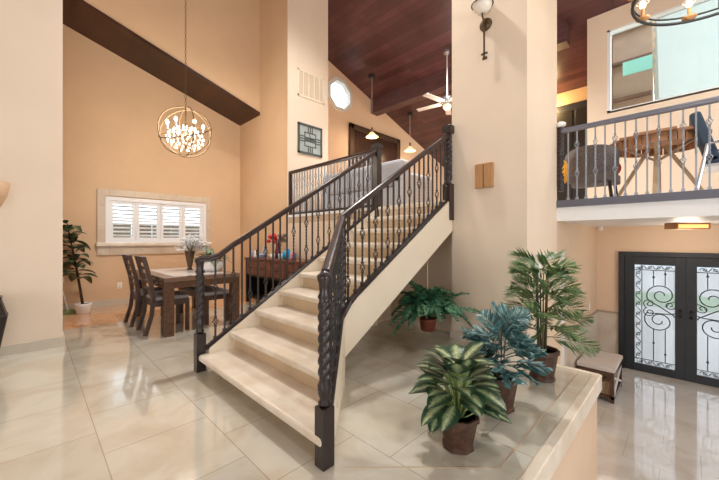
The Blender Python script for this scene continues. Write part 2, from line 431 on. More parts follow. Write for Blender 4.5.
# walls behind the camera: openings invented to let light in
b = M().box(-8,-6.2,E,6.9,-6,.5).box(-8,-6.2,.5,-1.5,-6,10.3).box(3,-6.2,.5,6.9,-6,10.3).box(-1.5,-6.2,3.0,3,-6,10.3)
struct(b.build('wall_south', WALL))
b = M().box(6.7,-6,E,6.9,DY+.2,.4).box(6.7,-6,.4,6.9,-3,10.3).box(6.7,3,.4,6.9,DY+.2,10.3).box(6.7,-3,4.0,6.9,3,10.3)
struct(b.build('wall_east', WALL))

# ------------------------------------------------------------------ dining window
w2 = struct(M((WX,1.88,1.6)).box(WX-.2,WY0,WZ0,WX-.19,WY1,WZ1).build('window_2', CLEAR, loc=(WX,1.88,1.6)))
ty0, ty1, tz0, tz1 = .86, 2.89, 1.18, 2.21
b = M((WX,1.88,1.6)).box(WX,ty0,tz1-.12,WX+.03,ty1,tz1).box(WX,ty0,tz0,WX+.03,WY0+.0,tz1-.12).box(WX,WY1,tz0,WX+.03,ty1,tz1-.12).box(WX,ty0+.0,.97,WX+.03,ty1,1.14)
b.build('stone_surround', STONE, w2)
M((WX,1.88,1.6)).box(WX,ty0-.02,1.13,WX+.07,ty1+.02,1.2).build('window_sill', TRAV, w2, bevel=.01)
b = M((WX,1.88,1.6))
b.box(WX-.08,WY0,WZ1-.07,WX+.04,WY1,WZ1).box(WX-.08,WY0,WZ0,WX+.04,WY1,WZ0+.06).box(WX-.08,WY0,WZ0+.06,WX+.04,WY0+.06,WZ1-.07).box(WX-.08,WY1-.06,WZ0+.06,WX+.04,WY1,WZ1-.07)
b.build('shutter_frame', WHITE, w2)
n = 4; pw = (WY1-WY0-.12)/n
for i in range(n):
    y0 = WY0+.06+i*pw; y1 = y0+pw
    st = M((WX,1.88,1.6))
    za, zb = WZ0+.06, WZ1-.07; zm = (za+zb)/2
    st.box(WX-.03,y0+.003,za,WX+.02,y0+.058,zb).box(WX-.03,y1-.058,za,WX+.02,y1-.003,zb).box(WX-.03,y0+.058,zb-.06,WX+.02,y1-.058,zb).box(WX-.03,y0+.058,za,WX+.02,y1-.058,za+.06).box(WX-.03,y0+.058,zm-.02,WX+.02,y1-.058,zm+.02)
    pnl = st.build('shutter_panel', WHITE, w2)
    lv = M((WX,1.88,1.6))
    for (a_,b_) in ((za+.06,zm-.02),(zm+.02,zb-.06)):
        k = 4
        for q in range(k):
            zc = a_+(q+.5)*(b_-a_)/k
            lv.obox((WX-.005,(y0+y1)/2,zc),(.06,pw-.118,.008), Matrix.Rotation(math.radians(-24),3,'Y'))
    lo = lv.build('louver', WHITE, pnl); lo.parent = pnl
# ------------------------------------------------------------------ clerestory window, sheer blind, outside
w3 = struct(M((0,DY,4.4)).box(GX0,DY+.1,GZ0,GX1,DY+.11,GZ1).build('window_3', CLEAR, loc=(0,DY,4.4)))
M((0,DY,4.4)).box(GX0,DY-.0,GZ0-.02,GX0+.05,DY+.16,GZ1).box(GX0,DY-.0,GZ0-.03,GX1,DY+.16,GZ0+.02).box(GX0,DY,GZ1-.03,GX1,DY+.16,GZ1).build('window_frame', WHITE, w3)
b = M((0,DY,4.4)); edge = []
for i in range(41):
    z = GZ0+.02+(GZ1-GZ0-.05)*i/40
    edge.append((at(653,240,y=DY).x + .0 + .022*abs(math.sin(i*PI/5)), z))
b.prism_y(edge+[(GX1-.02,GZ1-.03),(GX1-.02,GZ0+.02)], DY+.13, DY+.135)
tag(b.build('roller_blind', SHEER, loc=(0,DY,4.4)), 'pale sheer blind with a wavy left edge in the high window', 'blind')
ox = thing('patio_roof', 'brown timber patio eave with beams outside the high window', 'patio roof', (-.6,9.2,3.6))
EV = mat('eave boards',(184,156,138),.7,noise=.12,nscale=4); 
OUTB = mat('pale stucco',(206,176,150),.8)
ex = M((-.6,9.2,3.6)); ex.box(-1.2,9.35,3.2,-.52,9.5,6.6); ex.build('back_wall', EV, ox)
for zz in (4.35,5.15,5.9):
    M((-.6,9.2,3.6)).box(-1.2,9.2,zz,-.53,9.35,zz+.05).build('beam', mat('beam dark',(120,92,80),.7), ox)
ps = M((-.6,9.2,3.6)); ps.bar((-.42,9.0,3.2),(-.5,9.0,6.4),.07,.1,up=(0,1,0)); ps.build('post', OUTB, ox)
tq = M((-.72,8.9,4.5)); tq.box(-.97,8.85,4.72,-.5,8.87,5.0); tag(tq.build('teal_panel', mat('teal',(160,232,224),.5), loc=(-.72,8.9,4.5)), 'turquoise panel fixed under the patio eave outside the high window', 'panel')

# ------------------------------------------------------------------ staircase
SY, RUN, RISE = 1.10, .277, .174
XL, XR = -3.22, -2.15
N = lambda y: RISE+(y-SY)*RISE/RUN
FLA, FLB = Vector((-1.40,1.12)), Vector((-2.15,1.93))
def xr(y):
    if y >= FLB.y: return XR
    t = (y-FLA.y)/(FLB.y-FLA.y); return FLA.x+(FLB.x-FLA.x)*t
st = thing('staircase', 'straight marble staircase flaring at its foot, rising to the upper landing', 'staircase', (-2.6,1.1,0))
so = (-2.6,1.1,0)
for k in range(10):
    y0 = SY+RUN*k; y1 = y0+RUN+.085; z1 = RISE*(k+1)
    xl = XL if k else XL-.03
    poly = [(xl+.02,y0),(xr(y0)-.01,y0),(xr(y0+RUN)-.01,y0+RUN),(xr(y0+RUN)-.01,y1),(xl,y1),(xl,y0+.05 if not k else y0+.09)]
    if k == 9: poly = [(XL,y0),(XR,y0),(XR,y0+.12),(XL,y0+.12)]
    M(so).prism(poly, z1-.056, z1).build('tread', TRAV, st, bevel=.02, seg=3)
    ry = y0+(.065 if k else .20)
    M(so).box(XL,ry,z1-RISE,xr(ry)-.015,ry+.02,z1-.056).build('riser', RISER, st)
# left curb down to the floor
yA, yB = 1.20, 3.6
M(so).prism_x([(yA,0),(yB,0),(yB,N(yB)-.02),(yA,N(yA)-.02)], XL-.08, XL).build('stringer', CURB, st)
# right stringer (a deep sloped band) and the soffit between
yC, yD = 1.93, 3.78
top = lambda y: N(y)-.07
M(so).prism_x([(yC,top(yC)-.40),(yD,top(yD)-.42),(yD,top(yD)),(yC,top(yC))], XR-.03, XR+.04).build('stringer', CURB, st)
M(so).prism_x([(1.5,0),(1.5,.03),(3.7,N(3.7)-.36),(3.7,N(3.7)-.39)], XL, XR-.03).build('soffit', TAN, st)
# flared stringer at the foot
d = (FLB-FLA).normalized(); nrm = Vector((d.y,-d.x))*.03
b = M(so)
pa, pb = FLA+d*.03, FLB
vs = []
for p, z0, z1 in ((pa,0,top(pa.y)),(pb,0,top(pb.y))):
    for sg in (-1,1):
        q = p+nrm*sg; vs += [(q.x,q.y,z0),(q.x,q.y,z1)]
b.add(vs, [(0,1,3,2),(4,6,7,5),(0,4,5,1),(2,3,7,6),(1,5,7,3),(0,2,6,4)])
b.build('flared_stringer', CURB, st)

# ------------------------------------------------------------------ railings
def newel_mesh(h, base, w=.047):
    prof = []
    z = base
    prof += [(w*.6,z),(w*.95,z+.02),(w*.62,z+.04),(w*.95,z+.07),(w*1.0,z+.12),(w*.7,z+.15)]
    ztop = h-.17; z0 = z+.16; kk = 90
    for i in range(kk+1):
        q = i/kk; zz = z0+(ztop-z0)*q
        prof.append((w*.86,zz,.13,zz*26.0))
    prof += [(w*.7,ztop+.005),(w*1.0,ztop+.025),(w*.72,ztop+.05),(w*.8,ztop+.1),(w*1.05,ztop+.125),(w*1.05,ztop+.145),(w*.6,ztop+.16),(w*.3,ztop+.17)]
    return prof
def newel(parent, loc, h, base=.33, w=.047, off=(0,0,0)):
    b = M(off); x,y,z = loc
    b.lathe(newel_mesh(h,base,w), loc, n=24)
    o = b.build('newel_post', NEWEL, parent, smooth=True)
    M(off).box(x-w,y-w,z,x+w,y+w,z+base).build('newel_base', NEWEL, parent, bevel=.004)
    return o
BALS = {}
def baluster(h, kind, m):
    key = (round(h,3),kind,m.name)
    if key in BALS: return BALS[key]
    b = M(); r = .0075
    def bar(z0,z1,tw):
        k = max(1,int((z1-z0)/.02)) if tw else 1
        pts = []
        for i in range(k+1):
            z = z0+(z1-z0)*i/k; a0 = PI/4+tw*(z-z0)
            pts += [(r*1.414*math.cos(a0+j*PI/2), r*1.414*math.sin(a0+j*PI/2), z) for j in range(4)]
        fs = [(i*4+j,i*4+(j+1)%4,(i+1)*4+(j+1)%4,(i+1)*4+j) for i in range(k) for j in range(4)]
        b.add(pts, fs+[(3,2,1,0),(k*4,k*4+1,k*4+2,k*4+3)])
    def basket(zc, H=.075, W=.021):
        for j in range(4):
            pts = []
            for i in range(9):
                q = i/8; a = j*PI/2+PI*q*.9; rr = .004+W*math.sin(PI*q)
                pts.append((rr*math.cos(a), rr*math.sin(a), zc-H/2+H*q))
            b.tube(pts, .0042, 4, cap=False)
        for z in (zc-H/2-.008, zc+H/2+.008): b.box(-.011,-.011,z-.007,.011,.011,z+.007)
    b.box(-.015,-.015,0,.015,.015,.03)
    if kind == 'double':
        a_, c_ = .22*h, .64*h
        bar(0,a_-.04,0); basket(a_); bar(a_+.04,c_-.04,40); basket(c_); bar(c_+.04,h,0)
    elif kind == 'balcony':
        a_, c_ = .38*h, .80*h
        bar(0,a_-.04,0); basket(a_); bar(a_+.04,c_-.04,45); basket(c_); bar(c_+.04,h,0)
    elif kind == 'twist':
        bar(0,h*.42,0); bar(h*.42,h*.68,60); bar(h*.68,h,0)
    else: bar(0,h,0)
    o = b.build('baluster', m); me = o.data; bpy.data.objects.remove(o)
    BALS[key] = me; return me
RP = [(a*.86,c*.86) for a,c in ((-.033,-.05),(.033,-.05),(.033,-.03),(.026,-.018),(.034,-.004),(.028,.012),(.012,.02),(-.012,.02),(-.028,.012),(-.034,-.004),(-.026,-.018),(-.033,-.03))]
SP = [(-.03,-.026),(.03,-.026),(.03,-.006),(.018,.012),(-.018,.012),(-.03,-.006)]
# right stair railing
ro = (-2.15,1.9,0)
rr = thing('stair_railing', 'right-hand stair railing with flared foot, twisted newels and iron basket balusters', 'railing', ro)
newel(rr, (-1.424,1.15,0), 1.08, .33, .040, ro)
path = []
def fl(t): p = FLA.lerp(FLB,t); return p
for t in (.09,.3,.5,.7,.9):
    p = fl(t); path.append((p.x,p.y,1.03+(N(1.93)+.77-1.03)*t))
path = [path[0], (FLB.x+.01,FLB.y-.01,N(1.93)+.76)]
M(ro).sweep(path, RP).build('handrail', RAILW, rr, bevel=.004)
M(ro).sweep([(XR,y,N(y)+.77) for y in (1.90,2.6,3.2,3.76)], RP).build('handrail', RAILW, rr, bevel=.004)
M(ro).lathe(newel_mesh(.98,.10,.034), (FLB.x,FLB.y+.01,.46), n=24).build('newel_post', NEWEL, rr, smooth=True)
M(ro).box(FLB.x-.036,FLB.y-.026,.40,FLB.x+.036,FLB.y+.046,.57).build('newel_base', NEWEL, rr)
sp = [(fl(t).x,fl(t).y,top(fl(t).y)+.03) for t in (.05,.3,.6,.9)] + [(-2.135,2.0,top(2.0)+.03)]+[(XR,y,top(y)+.03) for y in (2.1,3.0,3.74)]
M(ro).sweep(sp, SP).build('shoe_rail', NEWEL, rr)
def bal_at(parent, off, x, y, z0, z1, i, m=IRON, kinds=('double','plain')):
    me = baluster(.78, kinds[i%len(kinds)], m)
    share('baluster', me, parent, (x-off[0],y-off[1],z0-off[2]), 0, (1,1,(z1-z0)/.78))
i = 0; y = 3.66
while y > 2.0:
    bal_at(rr, ro, XR, y, top(y)+.04, N(y)+.73, i); y -= .092; i += 1
for t in [.1+.1*q for q in range(8)]:
    p = fl(t); bal_at(rr, ro, p.x, p.y, top(p.y)+.04, 1.0+(N(1.93)+.73-1.0)*t, i); i += 1
b = M(ro); x_,y_ = XR,3.745
newel_p = b.lathe(newel_mesh(1.13,.38,.05), (x_,y_,UP-.17), n=24).build('newel_post', NEWEL, rr, smooth=True)
M(ro).box(x_-.055,y_-.05,UP-.24,x_+.055,y_+.05,UP+.22).build('newel_base', RAILW, rr, bevel=.004)
M(ro).box(x_-.06,y_-.05,UP+.86,x_+.06,y_+.05,UP+.96).build('newel_cap', NEWEL, rr, bevel=.006)
# left stair railing
lo_ = (-3.26,2.3,0); LXR = -3.26
lr = thing('stair_railing', 'left-hand stair railing beside the dining table, iron balusters and twisted newel', 'railing', lo_)
newel(lr, (-3.30,1.14,0), 1.09, .36, .043, lo_)
path = [(-3.29,1.13,1.085),(LXR,1.22,1.085),(LXR,1.30,N(1.30)+.81),(LXR,1.45,N(1.45)+.825)]+[(LXR,y,N(y)+.82) for y in (1.85,2.4,3.0,3.56)]
M(lo_).sweep(path, RP).build('handrail', RAILW, lr, bevel=.004)
M(lo_).sweep([(LXR,y,N(y)+.0) for y in (1.18,2,3,3.58)], SP).build('shoe_rail', NEWEL, lr)
i = 0; y = 1.27
while y < 3.52:
    zt = N(y)+.78
    bal_at(lr, lo_, LXR, y, N(y)+.005, zt, i); y += .09; i += 1
b = M(lo_).box(LXR-.05,3.58,UP-.35,LXR+.05,3.68,UP+.9).box(LXR-.062,3.568,UP+.86,LXR+.062,3.692,UP+.93)
b.build('newel_post', NEWEL, lr, bevel=.006)
# landing guard railing
go = (-4.45,3.66,UP)
gr = thing('landing_railing', 'level guard railing along the upper landing edge in front of the grey sofa', 'railing', go)
M(go).sweep([(BX,3.64,2.6),(-3.31,3.64,2.6)], RP).build('handrail', RAILW, gr, bevel=.004)
M(go).box(BX,3.61,UP,-3.31,3.67,UP+.04).build('shoe_rail', NEWEL, gr)
x = -3.4; i = 0
while x > BX+.08:
    me = baluster(.78,'double' if i%2 else 'balcony',IRON_SHEEN); share('baluster', me, gr, (x-go[0],3.64-go[1],.04)); x -= .085; i += 1
M(go).box(BX,3.61,UP,BX+.04,3.67,UP+.84).build('end_post', RAILW, gr)
struct(M().box(BX,3.585,UP-.045,-3.31,3.61,UP).build('trim_9', WHITE))
# balcony railing
bo = (1,BY,UP)
br = thing('balcony_railing', 'balcony railing over the front doors with handrail and basket balusters, window reflection in their colour', 'railing', bo)
M(bo).sweep([(NX+.03,BY,2.70),(3.6,BY,2.70)], RP).build('handrail', mat('rail with painted sheen',(108,110,122),.3), br, bevel=.004)  # handrail colour carries its bluish reflection
x = NX+.13; i = 0
while x < 2.4:
    me = baluster(.88,'balcony' if i%2 else 'twist',IRON_SHEEN); share('baluster', me, br, (x-bo[0],0,.03)); x += .097; i += 1
b = M(bo); b.lathe(newel_mesh(.98,.12,.04), (NX+.045,BY,UP+.03), n=20); b.build('newel_post', NEWEL, br, smooth=True)
M(bo).lathe([(.03,0),(.06,.02),(.06,.05),(.03,.07)], (NX+.045,BY,UP+1.0), n=14).build('post_cap', PLAST, br)['label'] = 'white post cap'

# ------------------------------------------------------------------ front doors
def spiral(cx, cz, r0, turns, a0, sg, n=26):
    return [(cx+(r0*(1-q/n*.82))*math.cos(a0+sg*2*PI*turns*q/n), cz+(r0*(1-q/n*.82))*math.sin(a0+sg*2*PI*turns*q/n)) for q in range(n+1)]
MX = -.02
fr = struct(M((MX,DY,0)).box(DX0,DY-.06,E,DX0+.08,DY+.08,DZ-.08).box(DX1-.08,DY-.06,E,DX1,DY+.08,DZ-.08).box(DX0,DY-.06,DZ-.08,DX1,DY+.08,DZ).build('trim_10', DOORM, loc=(MX,DY,0), bevel=.004))
for dn, sg in (('door_1',-1),('door_2',1)):
    rt = struct(bpy.data.objects.new(dn, None)); C.objects.link(rt); rt.location = (MX+sg*.4,DY,E)
    off = (MX+sg*.4,DY,E)
    X = lambda u: MX+sg*u         # u: distance from the meeting line
    u0, u1, gz0, gz1 = .13, .655, -.955, .81
    zt = DZ-.08
    b = M(off)
    for a in ((0,E,u0,zt),(u1,E,.80,zt),(u0,E,u1,gz0),(u0,gz1,u1,zt)):
        b.box(X(a[0]),DY-.02,a[1],X(a[2]),DY+.03,a[3])
    b.build('door_leaf', DOORM, rt, bevel=.004)
    M(off).box(X(u0),DY+.004,gz0,X(u1),DY+.012,gz1).build('glass_pane', FROST, rt)
    b = M(off); yi = DY-.012
    T = lambda pts, r=.0065: b.tube([(X(u),yi,z) for u,z in pts], r, 5)
    ui = u1-.10
    T([(ui,gz0),(ui,gz1)]); T([(u0,gz1-.09),(u1,gz1-.09)]); T([(u0,gz0+.09),(u1,gz0+.09)])
    for q in range(9):     # scrolling border on the outer side
        zc = gz0+.16+q*(gz1-gz0-.3)/8
        T([(u1-.05+.032*math.sin(k*2*PI/10), zc-.09+.18*k/10) for k in range(11)], .006)
        T([(u1-.05+.026*math.cos(k*2*PI/8), zc+.026*math.sin(k*2*PI/8)) for k in range(9)], .005)
    for zc in (gz1-.045, gz0+.045):
        for q in range(4):
            uc = u0+.09+q*.115
            T([(uc-.06+.12*k/10, zc+.026*math.sin(k*2*PI/10)) for k in range(11)], .006)
            T([(uc+.022*math.cos(k*2*PI/8), zc+.022*math.sin(k*2*PI/8)) for k in range(9)], .005)
    ua, ub = .40, .25
    for u, zk in ((ua,.60),(ub,.66)):
        T([(u,.45),(u,gz1-.09)])
        b.sphere((X(u),yi,zk),.018,8)
    for u, zk in ((ua,-.55),(ub,-.72)):
        T([(u,-.30),(u,gz0+.09)])
        b.sphere((X(u),yi,zk),.018,8)
    up_ = spiral(.30,.29,.20,1.6,-.6,1); T(up_, .0085)
    lo2 = spiral(.33,-.15,.20,1.6,.6,-1); T(lo2, .0085)
    T([up_[0],(.36,.12),(.26,.05),(.16,-.02),(u0,-.06)], .0085)
    T([lo2[0],(.20,-.02),(u0,.0)], .0085)
    T([(u0,.2)]+[(.2,.17),(.24,.1)], .007)
    T(spiral(.455,.13,.085,1.4,-1.2,1), .0075); T(spiral(.455,-.02,.085,1.4,1.2,-1), .0075); T(spiral(.19,.13,.075,1.3,PI,1), .007)
    b.build('iron_scrollwork', BLACK, rt)
    b = M(off).box(X(.04),DY-.03,-.07,X(.09),DY-.02,.10)
    for zz in (.06,-.03): b.sphere((X(.065),DY-.05,zz),.022,10).tube([(X(.065),DY-.03,zz),(X(.065),DY-.05,zz)],.012,8)
    b.build('door_handle', BLACK, rt)
# white framed closet door in the nook wall
c0, c1, ct = 4.06, 5.14, 1.09
d3 = struct(M((NX,4.6,E)).box(NX,c0+.07,E,NX+.02,c1-.07,ct-.07).build('door_3', mat('closet door',(232,208,178),.6), loc=(NX,4.6,E)))
M((NX,4.6,E)).box(NX,c0,E,NX+.045,c0+.08,ct-.08).box(NX,c1-.08,E,NX+.045,c1,ct-.08).box(NX,c0,ct-.08,NX+.045,c1,ct).build('door_casing', WHITE, d3, bevel=.006)
# dark tall hall door upstairs
hp = at(572,104,y=9.48)
d4 = struct(M((-1.9,9.45,UP)).box(-3.0,9.42,UP,-1.45,9.5,4.62).build('door_4', mat('dark door',(46,44,52),.5), loc=(-1.9,9.45,UP)))
b = M((-1.9,9.45,UP))
for xa,xb in ((-2.36,-2.0),(-1.95,-1.55)):
    for za,zb in ((2.0,3.1),(3.25,4.45)):
        b.box(xa,9.40,za,xb,9.42,zb)
b.build('door_panel', DARK, d4, bevel=.01)

# ------------------------------------------------------------------ dining set
TX0, TX1, TY0, TY1 = -6.45, -4.72, 1.2, 2.2
tb = thing('dining_table', 'dark wood dining table with thick square legs and glossy top', 'table', ((TX0+TX1)/2,(TY0+TY1)/2,0))
to = tuple(tb.location)
M(to).box(TX0,TY0,.705,TX1,TY1,.76).build('tabletop', TABLET, tb, bevel=.006)
M(to).box(TX0+.14,TY0+.14,.755,TX1-.14,TY1-.14,.762).build('top_inset', mat('pale stone inset',(230,226,222),.12,noise=.08,nscale=3), tb)['label'] = 'pale glossy inset panel'
M(to).box(TX0+.01,TY0+.01,.62,TX1-.01,TY0+.04,.705).box(TX0+.01,TY1-.04,.62,TX1-.01,TY1-.01,.705).box(TX0+.01,TY0+.04,.62,TX0+.04,TY1-.04,.705).box(TX1-.04,TY0+.04,.62,TX1-.01,TY1-.04,.705).build('apron', TABLEW, tb)
for lx in (TX0,TX1-.12):
    for ly in (TY0,TY1-.12):
        M(to).box(lx+.003,ly+.003,0,lx+.117,ly+.117,.705).build('leg', TABLEW, tb, bevel=.004)
def chair(loc, rz, label, **kw):
    # local: seat faces +y, back at -y
    t = thing('dining_chair', label, 'chair', loc, rz, 'dining chairs at the table')
    b = M(); b.prism([(-.21,-.2),(.21,-.2),(.235,.23),(-.235,.23)], .435,.49); b.build('seat', SEAT, t, bevel=.02, seg=3)
    M().prism([(-.215,-.205),(.215,-.205),(.238,.235),(-.238,.235)], .36,.434).build('seat_frame', CHAIRW, t)
    for sx in (-1,1):
        M().box(sx*.235,.19,0,sx*.19,.235,.36).build('leg', CHAIRW, t)
        b = M(); pts = [(sx*.2,-.29,0),(sx*.2,-.22,.25),(sx*.2,-.2,.45),(sx*.2,-.23,.7),(sx*.2,-.31,1.03)]
        b.sweep([Vector(p) for p in pts], [(-.022,-.025),(.022,-.025),(.022,.025),(-.022,.025)]) if False else None
        vs = []
        for p in pts: vs += [(p[0]+i*.022,p[1]+j*.024,p[2]) for i,j in ((-1,-1),(1,-1),(1,1),(-1,1))]
        k = len(pts)
        b.add(vs, [(3,2,1,0),tuple(range(4*k-4,4*k))]+[(i*4+j,i*4+(j+1)%4,(i+1)*4+(j+1)%4,(i+1)*4+j) for i in range(k-1) for j in range(4)])
        b.build('back_post', CHAIRW, t)
    for q in range(5):
        z = .60+q*.093; yy = -.205-.1*max(0,(z-.5)/.53)**1.3
        M().obox((0,yy-.005,z),(.36,.018,.042), Matrix.Rotation(.2,3,'X')).build('slat', CHAIRW, t)
    yy = -.305
    M().obox((0,yy-.0,1.0),(.40,.024,.065), Matrix.Rotation(.22,3,'X')).build('top_rail', CHAIRW, t)
    return t
chair((-5.20,1.34,0), 0, 'slat-back dining chair nearest the staircase at the table end facing the vase')
chair((-5.85,1.30,0), 0, 'slat-back dining chair farther from the stairs, in front of the window')
bn = thing('dining_bench', 'dark wood dining bench with grey padded seat under the far table edge', 'bench', (-5.55,1.98,0))
def boxp(off,*a): return M(off).box(*a)
bn_o = tuple(bn.location)
boxp(bn_o,-6.2,1.78,.43,-4.98,2.16,.485).build('seat', SEAT, bn, bevel=.02, seg=3)
boxp(bn_o,-6.2,1.785,.36,-4.985,2.155,.43).build('seat_frame', CHAIRW, bn)
for lx in (-6.19,-5.05):
    for ly in (1.79,2.095): boxp(bn_o,lx,ly,0,lx+.06,ly+.06,.36).build('leg', CHAIRW, bn)
# vase and white blossoms
vp = at(178,272,z=.76); vp = Vector((-5.75,1.83,.7625))
v = M(); v.lathe([(.045,0),(.05,.01),(.028,.03),(.035,.06),(.055,.16),(.078,.30),(.08,.305),(.07,.3),(.05,.16),(.03,.08)], (0,0,0), 18)
tag(v.build('flower_vase', mat('bronze vase',(98,76,58),.3,metal=.3), smooth=True, loc=vp), 'tall flared bronze vase standing on the dining table', 'vase')
fl_t = thing('white_blossoms', 'spray of white blossoms in the flared vase on the dining table', 'flowers', (vp.x,vp.y,.9))
fb = M(); fs_ = M()
for i in range(26):
    a = R.uniform(0,2*PI); r = R.uniform(.05,.27); h = R.uniform(.14,.36)
    tip = Vector((r*math.cos(a), r*math.sin(a), h+.12-.3*r))
    fs_.tube([(0,0,-.08+.05),(tip.x*.1,tip.y*.1,.16),(tip.x*.6,tip.y*.6,tip.z*.75),tip], .003, 4)
    for k in range(9):
        p = tip+Vector((R.uniform(-.07,.07),R.uniform(-.07,.07),R.uniform(-.09,.05)))
        for g in range(4):
            a2 = g*PI/2+R.random(); fb.leaf(p,(math.cos(a2),math.sin(a2),R.uniform(.1,.8)),.042,.036,.1,n=2)
fs_.build('stem', STEM, fl_t); fb.build('blossom', mat('white petals',(238,238,240),.7), fl_t)
# white planter with strap leaved plant on the table
pp = Vector((-5.27,1.99,.7625))
t = thing('strap_leaf_plant', 'white potted plant with long arching strap leaves on the dining table', 'potted plant', pp)
M().lathe([(.10,0),(.14,.005),(.185,.07),(.195,.13),(.18,.165),(.172,.16),(.16,.13)], n=20).build('pot', POTW, t, smooth=True)
M().lathe([(.0,.135),(.168,.14)], n=16).build('soil', SOIL, t)
b = M()
for i in range(24):
    a = i*2.4; b.leaf((.02*math.cos(a),.02*math.sin(a),.14),(math.cos(a),math.sin(a),R.uniform(.6,1.7)),R.uniform(.36,.52),.09,R.uniform(.4,.9),n=8,p=.55)
b.build('foliage', ORCH, t, smooth=True)
# rubber plant in the corner
rp = Vector((-7.30,.63,0))
t = thing('rubber_plant', 'tall dark-leaved plant in a small white pot by the window wall', 'potted plant', rp)
M().lathe([(.085,0),(.095,.005),(.115,.14),(.12,.17),(.105,.17),(.1,.14)], n=18).build('pot', POTW, t, smooth=True)
M().lathe([(.0,.145),(.108,.15)], n=14).build('soil', SOIL, t)
ex_ = Vector((1,1,0)).normalized()
tr = [ex_*(-.17*z**1.2)+Vector((0,0,z)) for z in (.12,.4,.8,1.1,1.4,1.55)]
M().tube(tr, [.022,.02,.016,.013,.009,.005], 7).build('trunk', TRUNK, t, smooth=True)
b = M()
for i in range(40):
    z = .58+.95*i/39; q = ex_*(-.17*z**1.2)+Vector((0,0,z)); a = i*2.399
    b.leaf(q+Vector((.03*math.cos(a),.03*math.sin(a),0)),(math.cos(a),math.sin(a),R.uniform(-.2,.9)),min(.3,.02+R.uniform(.22,.32)*(1.12-.35*i/39)),.17,R.uniform(.2,.8),n=7,rnd=.8)
b.build('foliage', RUBB, t, smooth=True)
# white headed stand beside it
sp_ = Vector((-7.5,.40,0))
t = thing('pole_stand', 'white stick stand with oval heads on a green base behind the wall corner', 'stand', sp_)
M().box(-.16,-.1,0,.12,.14,.035).build('base', mat('green base',(112,134,82),.7), t, bevel=.01)
M().tube([(.03,.04,.03),(-.06,-.06,.56),(-.07,-.07,1.55)], .012, 7).build('pole', PLAST, t, smooth=True)
M().sphere((-.055,-.045,.56),.055,12,(1,1,1.15)).sphere((-.06,-.05,1.56),.055,12,(1,1,1.2)).build('head', PLAST, t, smooth=True)
# wall plates
def plate(name, label, cat, mtx_loc, nx, w=.075, h=.12, sock=True):
    t = thing(name, label, cat, mtx_loc)
    b = M()
    if nx == 'x': b.box(0,-w/2,-h/2,.008,w/2,h/2); s_ = M().box(.008,-.017,-.045,.011,.017,-.008).box(.008,-.017,.008,.011,.017,.045)
    b.build('cover_plate', PLAST, t, bevel=.003); s_.build('insert', mat('ivory',(222,218,208),.4), t)
plate('wall_outlet','white wall outlet on the peach wall below the shuttered window','outlet',(WX,1.20,.37),'x')
plate('wall_outlet','white wall outlet low on the entry wainscot behind the bench','outlet',(NX+.015,6.35,-.72),'x')
plate('light_switch','white light switch on the tan entry wall above the wainscot','switch',(NX,7.0,.08),'x')
# sideboard and the things on it
SX0,SX1,SY0,SY1 = -6.4,-4.4,3.1,3.575
sb = thing('sideboard', 'reddish brown sideboard with drawers over dark open shelves behind the stair railing', 'sideboard', (-5.3,3.34,0))
so2 = tuple(sb.location)
M(so2).box(SX0-.02,SY0-.02,.86,SX1+.02,SY1,.90).build('top', REDW, sb, bevel=.006)
M(so2).box(SX0,SY0,.08,SX0+.05,SY1,.86).box(SX1-.05,SY0,.08,SX1,SY1,.86).box(SX0+.05,SY0+.02,.52,SX1-.05,SY1,.56).box(SX0+.05,SY0+.02,.08,SX1-.05,SY1,.12).box(SX0+.05,SY1-.02,.12,SX1-.05,SY1,.86).build('carcass', DARK, sb)
for i in range(4):
    x0 = SX0+.05+i*.475; dr = M(so2).box(x0+.01,SY0-.005,.57,x0+.465,SY0+.4,.85).build('drawer', REDW, sb, bevel=.005)
    M(so2).tube([(x0+.13,SY0-.01,.71),(x0+.14,SY0-.04,.70),(x0+.285,SY0-.04,.70),(x0+.295,SY0-.01,.71)],.008,6).build('handle', BLACK, dr)
for lx in (SX0,SX1-.06):
    for ly in (SY0,SY1-.06): M(so2).box(lx,ly,0,lx+.06,ly+.06,.08).build('leg', DARK, sb)
def top_item(name, prof, m, x, y, label, cat, n=14, smooth=True):
    o = M().lathe(prof, n=n).build(name, m, smooth=smooth, loc=(x,y,.90)); return tag(o,label,cat)
def sx_at(px, y=3.3):
    return at(px,250,y=y).x
top_item('blue_jar',[(.05,0),(.075,.02),(.085,.08),(.07,.14),(.045,.16),(.05,.18),(.02,.185)],mat('turquoise glaze',(40,150,196),.25),sx_at(287),3.3,'round turquoise jar on the sideboard right of the red flowers','jar')
top_item('dark_vase',[(.04,0),(.05,.02),(.065,.12),(.04,.2),(.035,.26),(.045,.29)],mat('maroon glaze',(96,30,40),.3),sx_at(276.5),3.33,'slim maroon vase on the sideboard holding red flowers','vase')
t = thing('red_flowers','bunch of red and dark flowers in the maroon vase on the sideboard','flowers',(sx_at(276.5),3.33,1.15))
b = M(); b2 = M(); b3 = M()
for i in range(18):
    red = i < 9
    p = Vector(((-.13 if red else .15)+R.uniform(-.10,.10), R.uniform(-.08,.08), R.uniform(.06,.20)))
    b3.tube([(0,0,0),(p.x*.3,p.y*.3,.06),p],.004,4)
    (b if red else b2).sphere(p,.045,8,(1,1,.8))
b.build('red_bloom', mat('red petals',(196,30,40),.6), t, smooth=True); b2.build('dusky_bloom', mat('dusky petals',(128,108,100),.7), t, smooth=True); b3.build('stem', STEM, t)
top_item('white_cup',[(.03,0),(.045,.03),(.05,.09),(.046,.09)],POTW,sx_at(272.5,3.2),3.2,'small white cup on the sideboard directly in front of the maroon vase','cup')
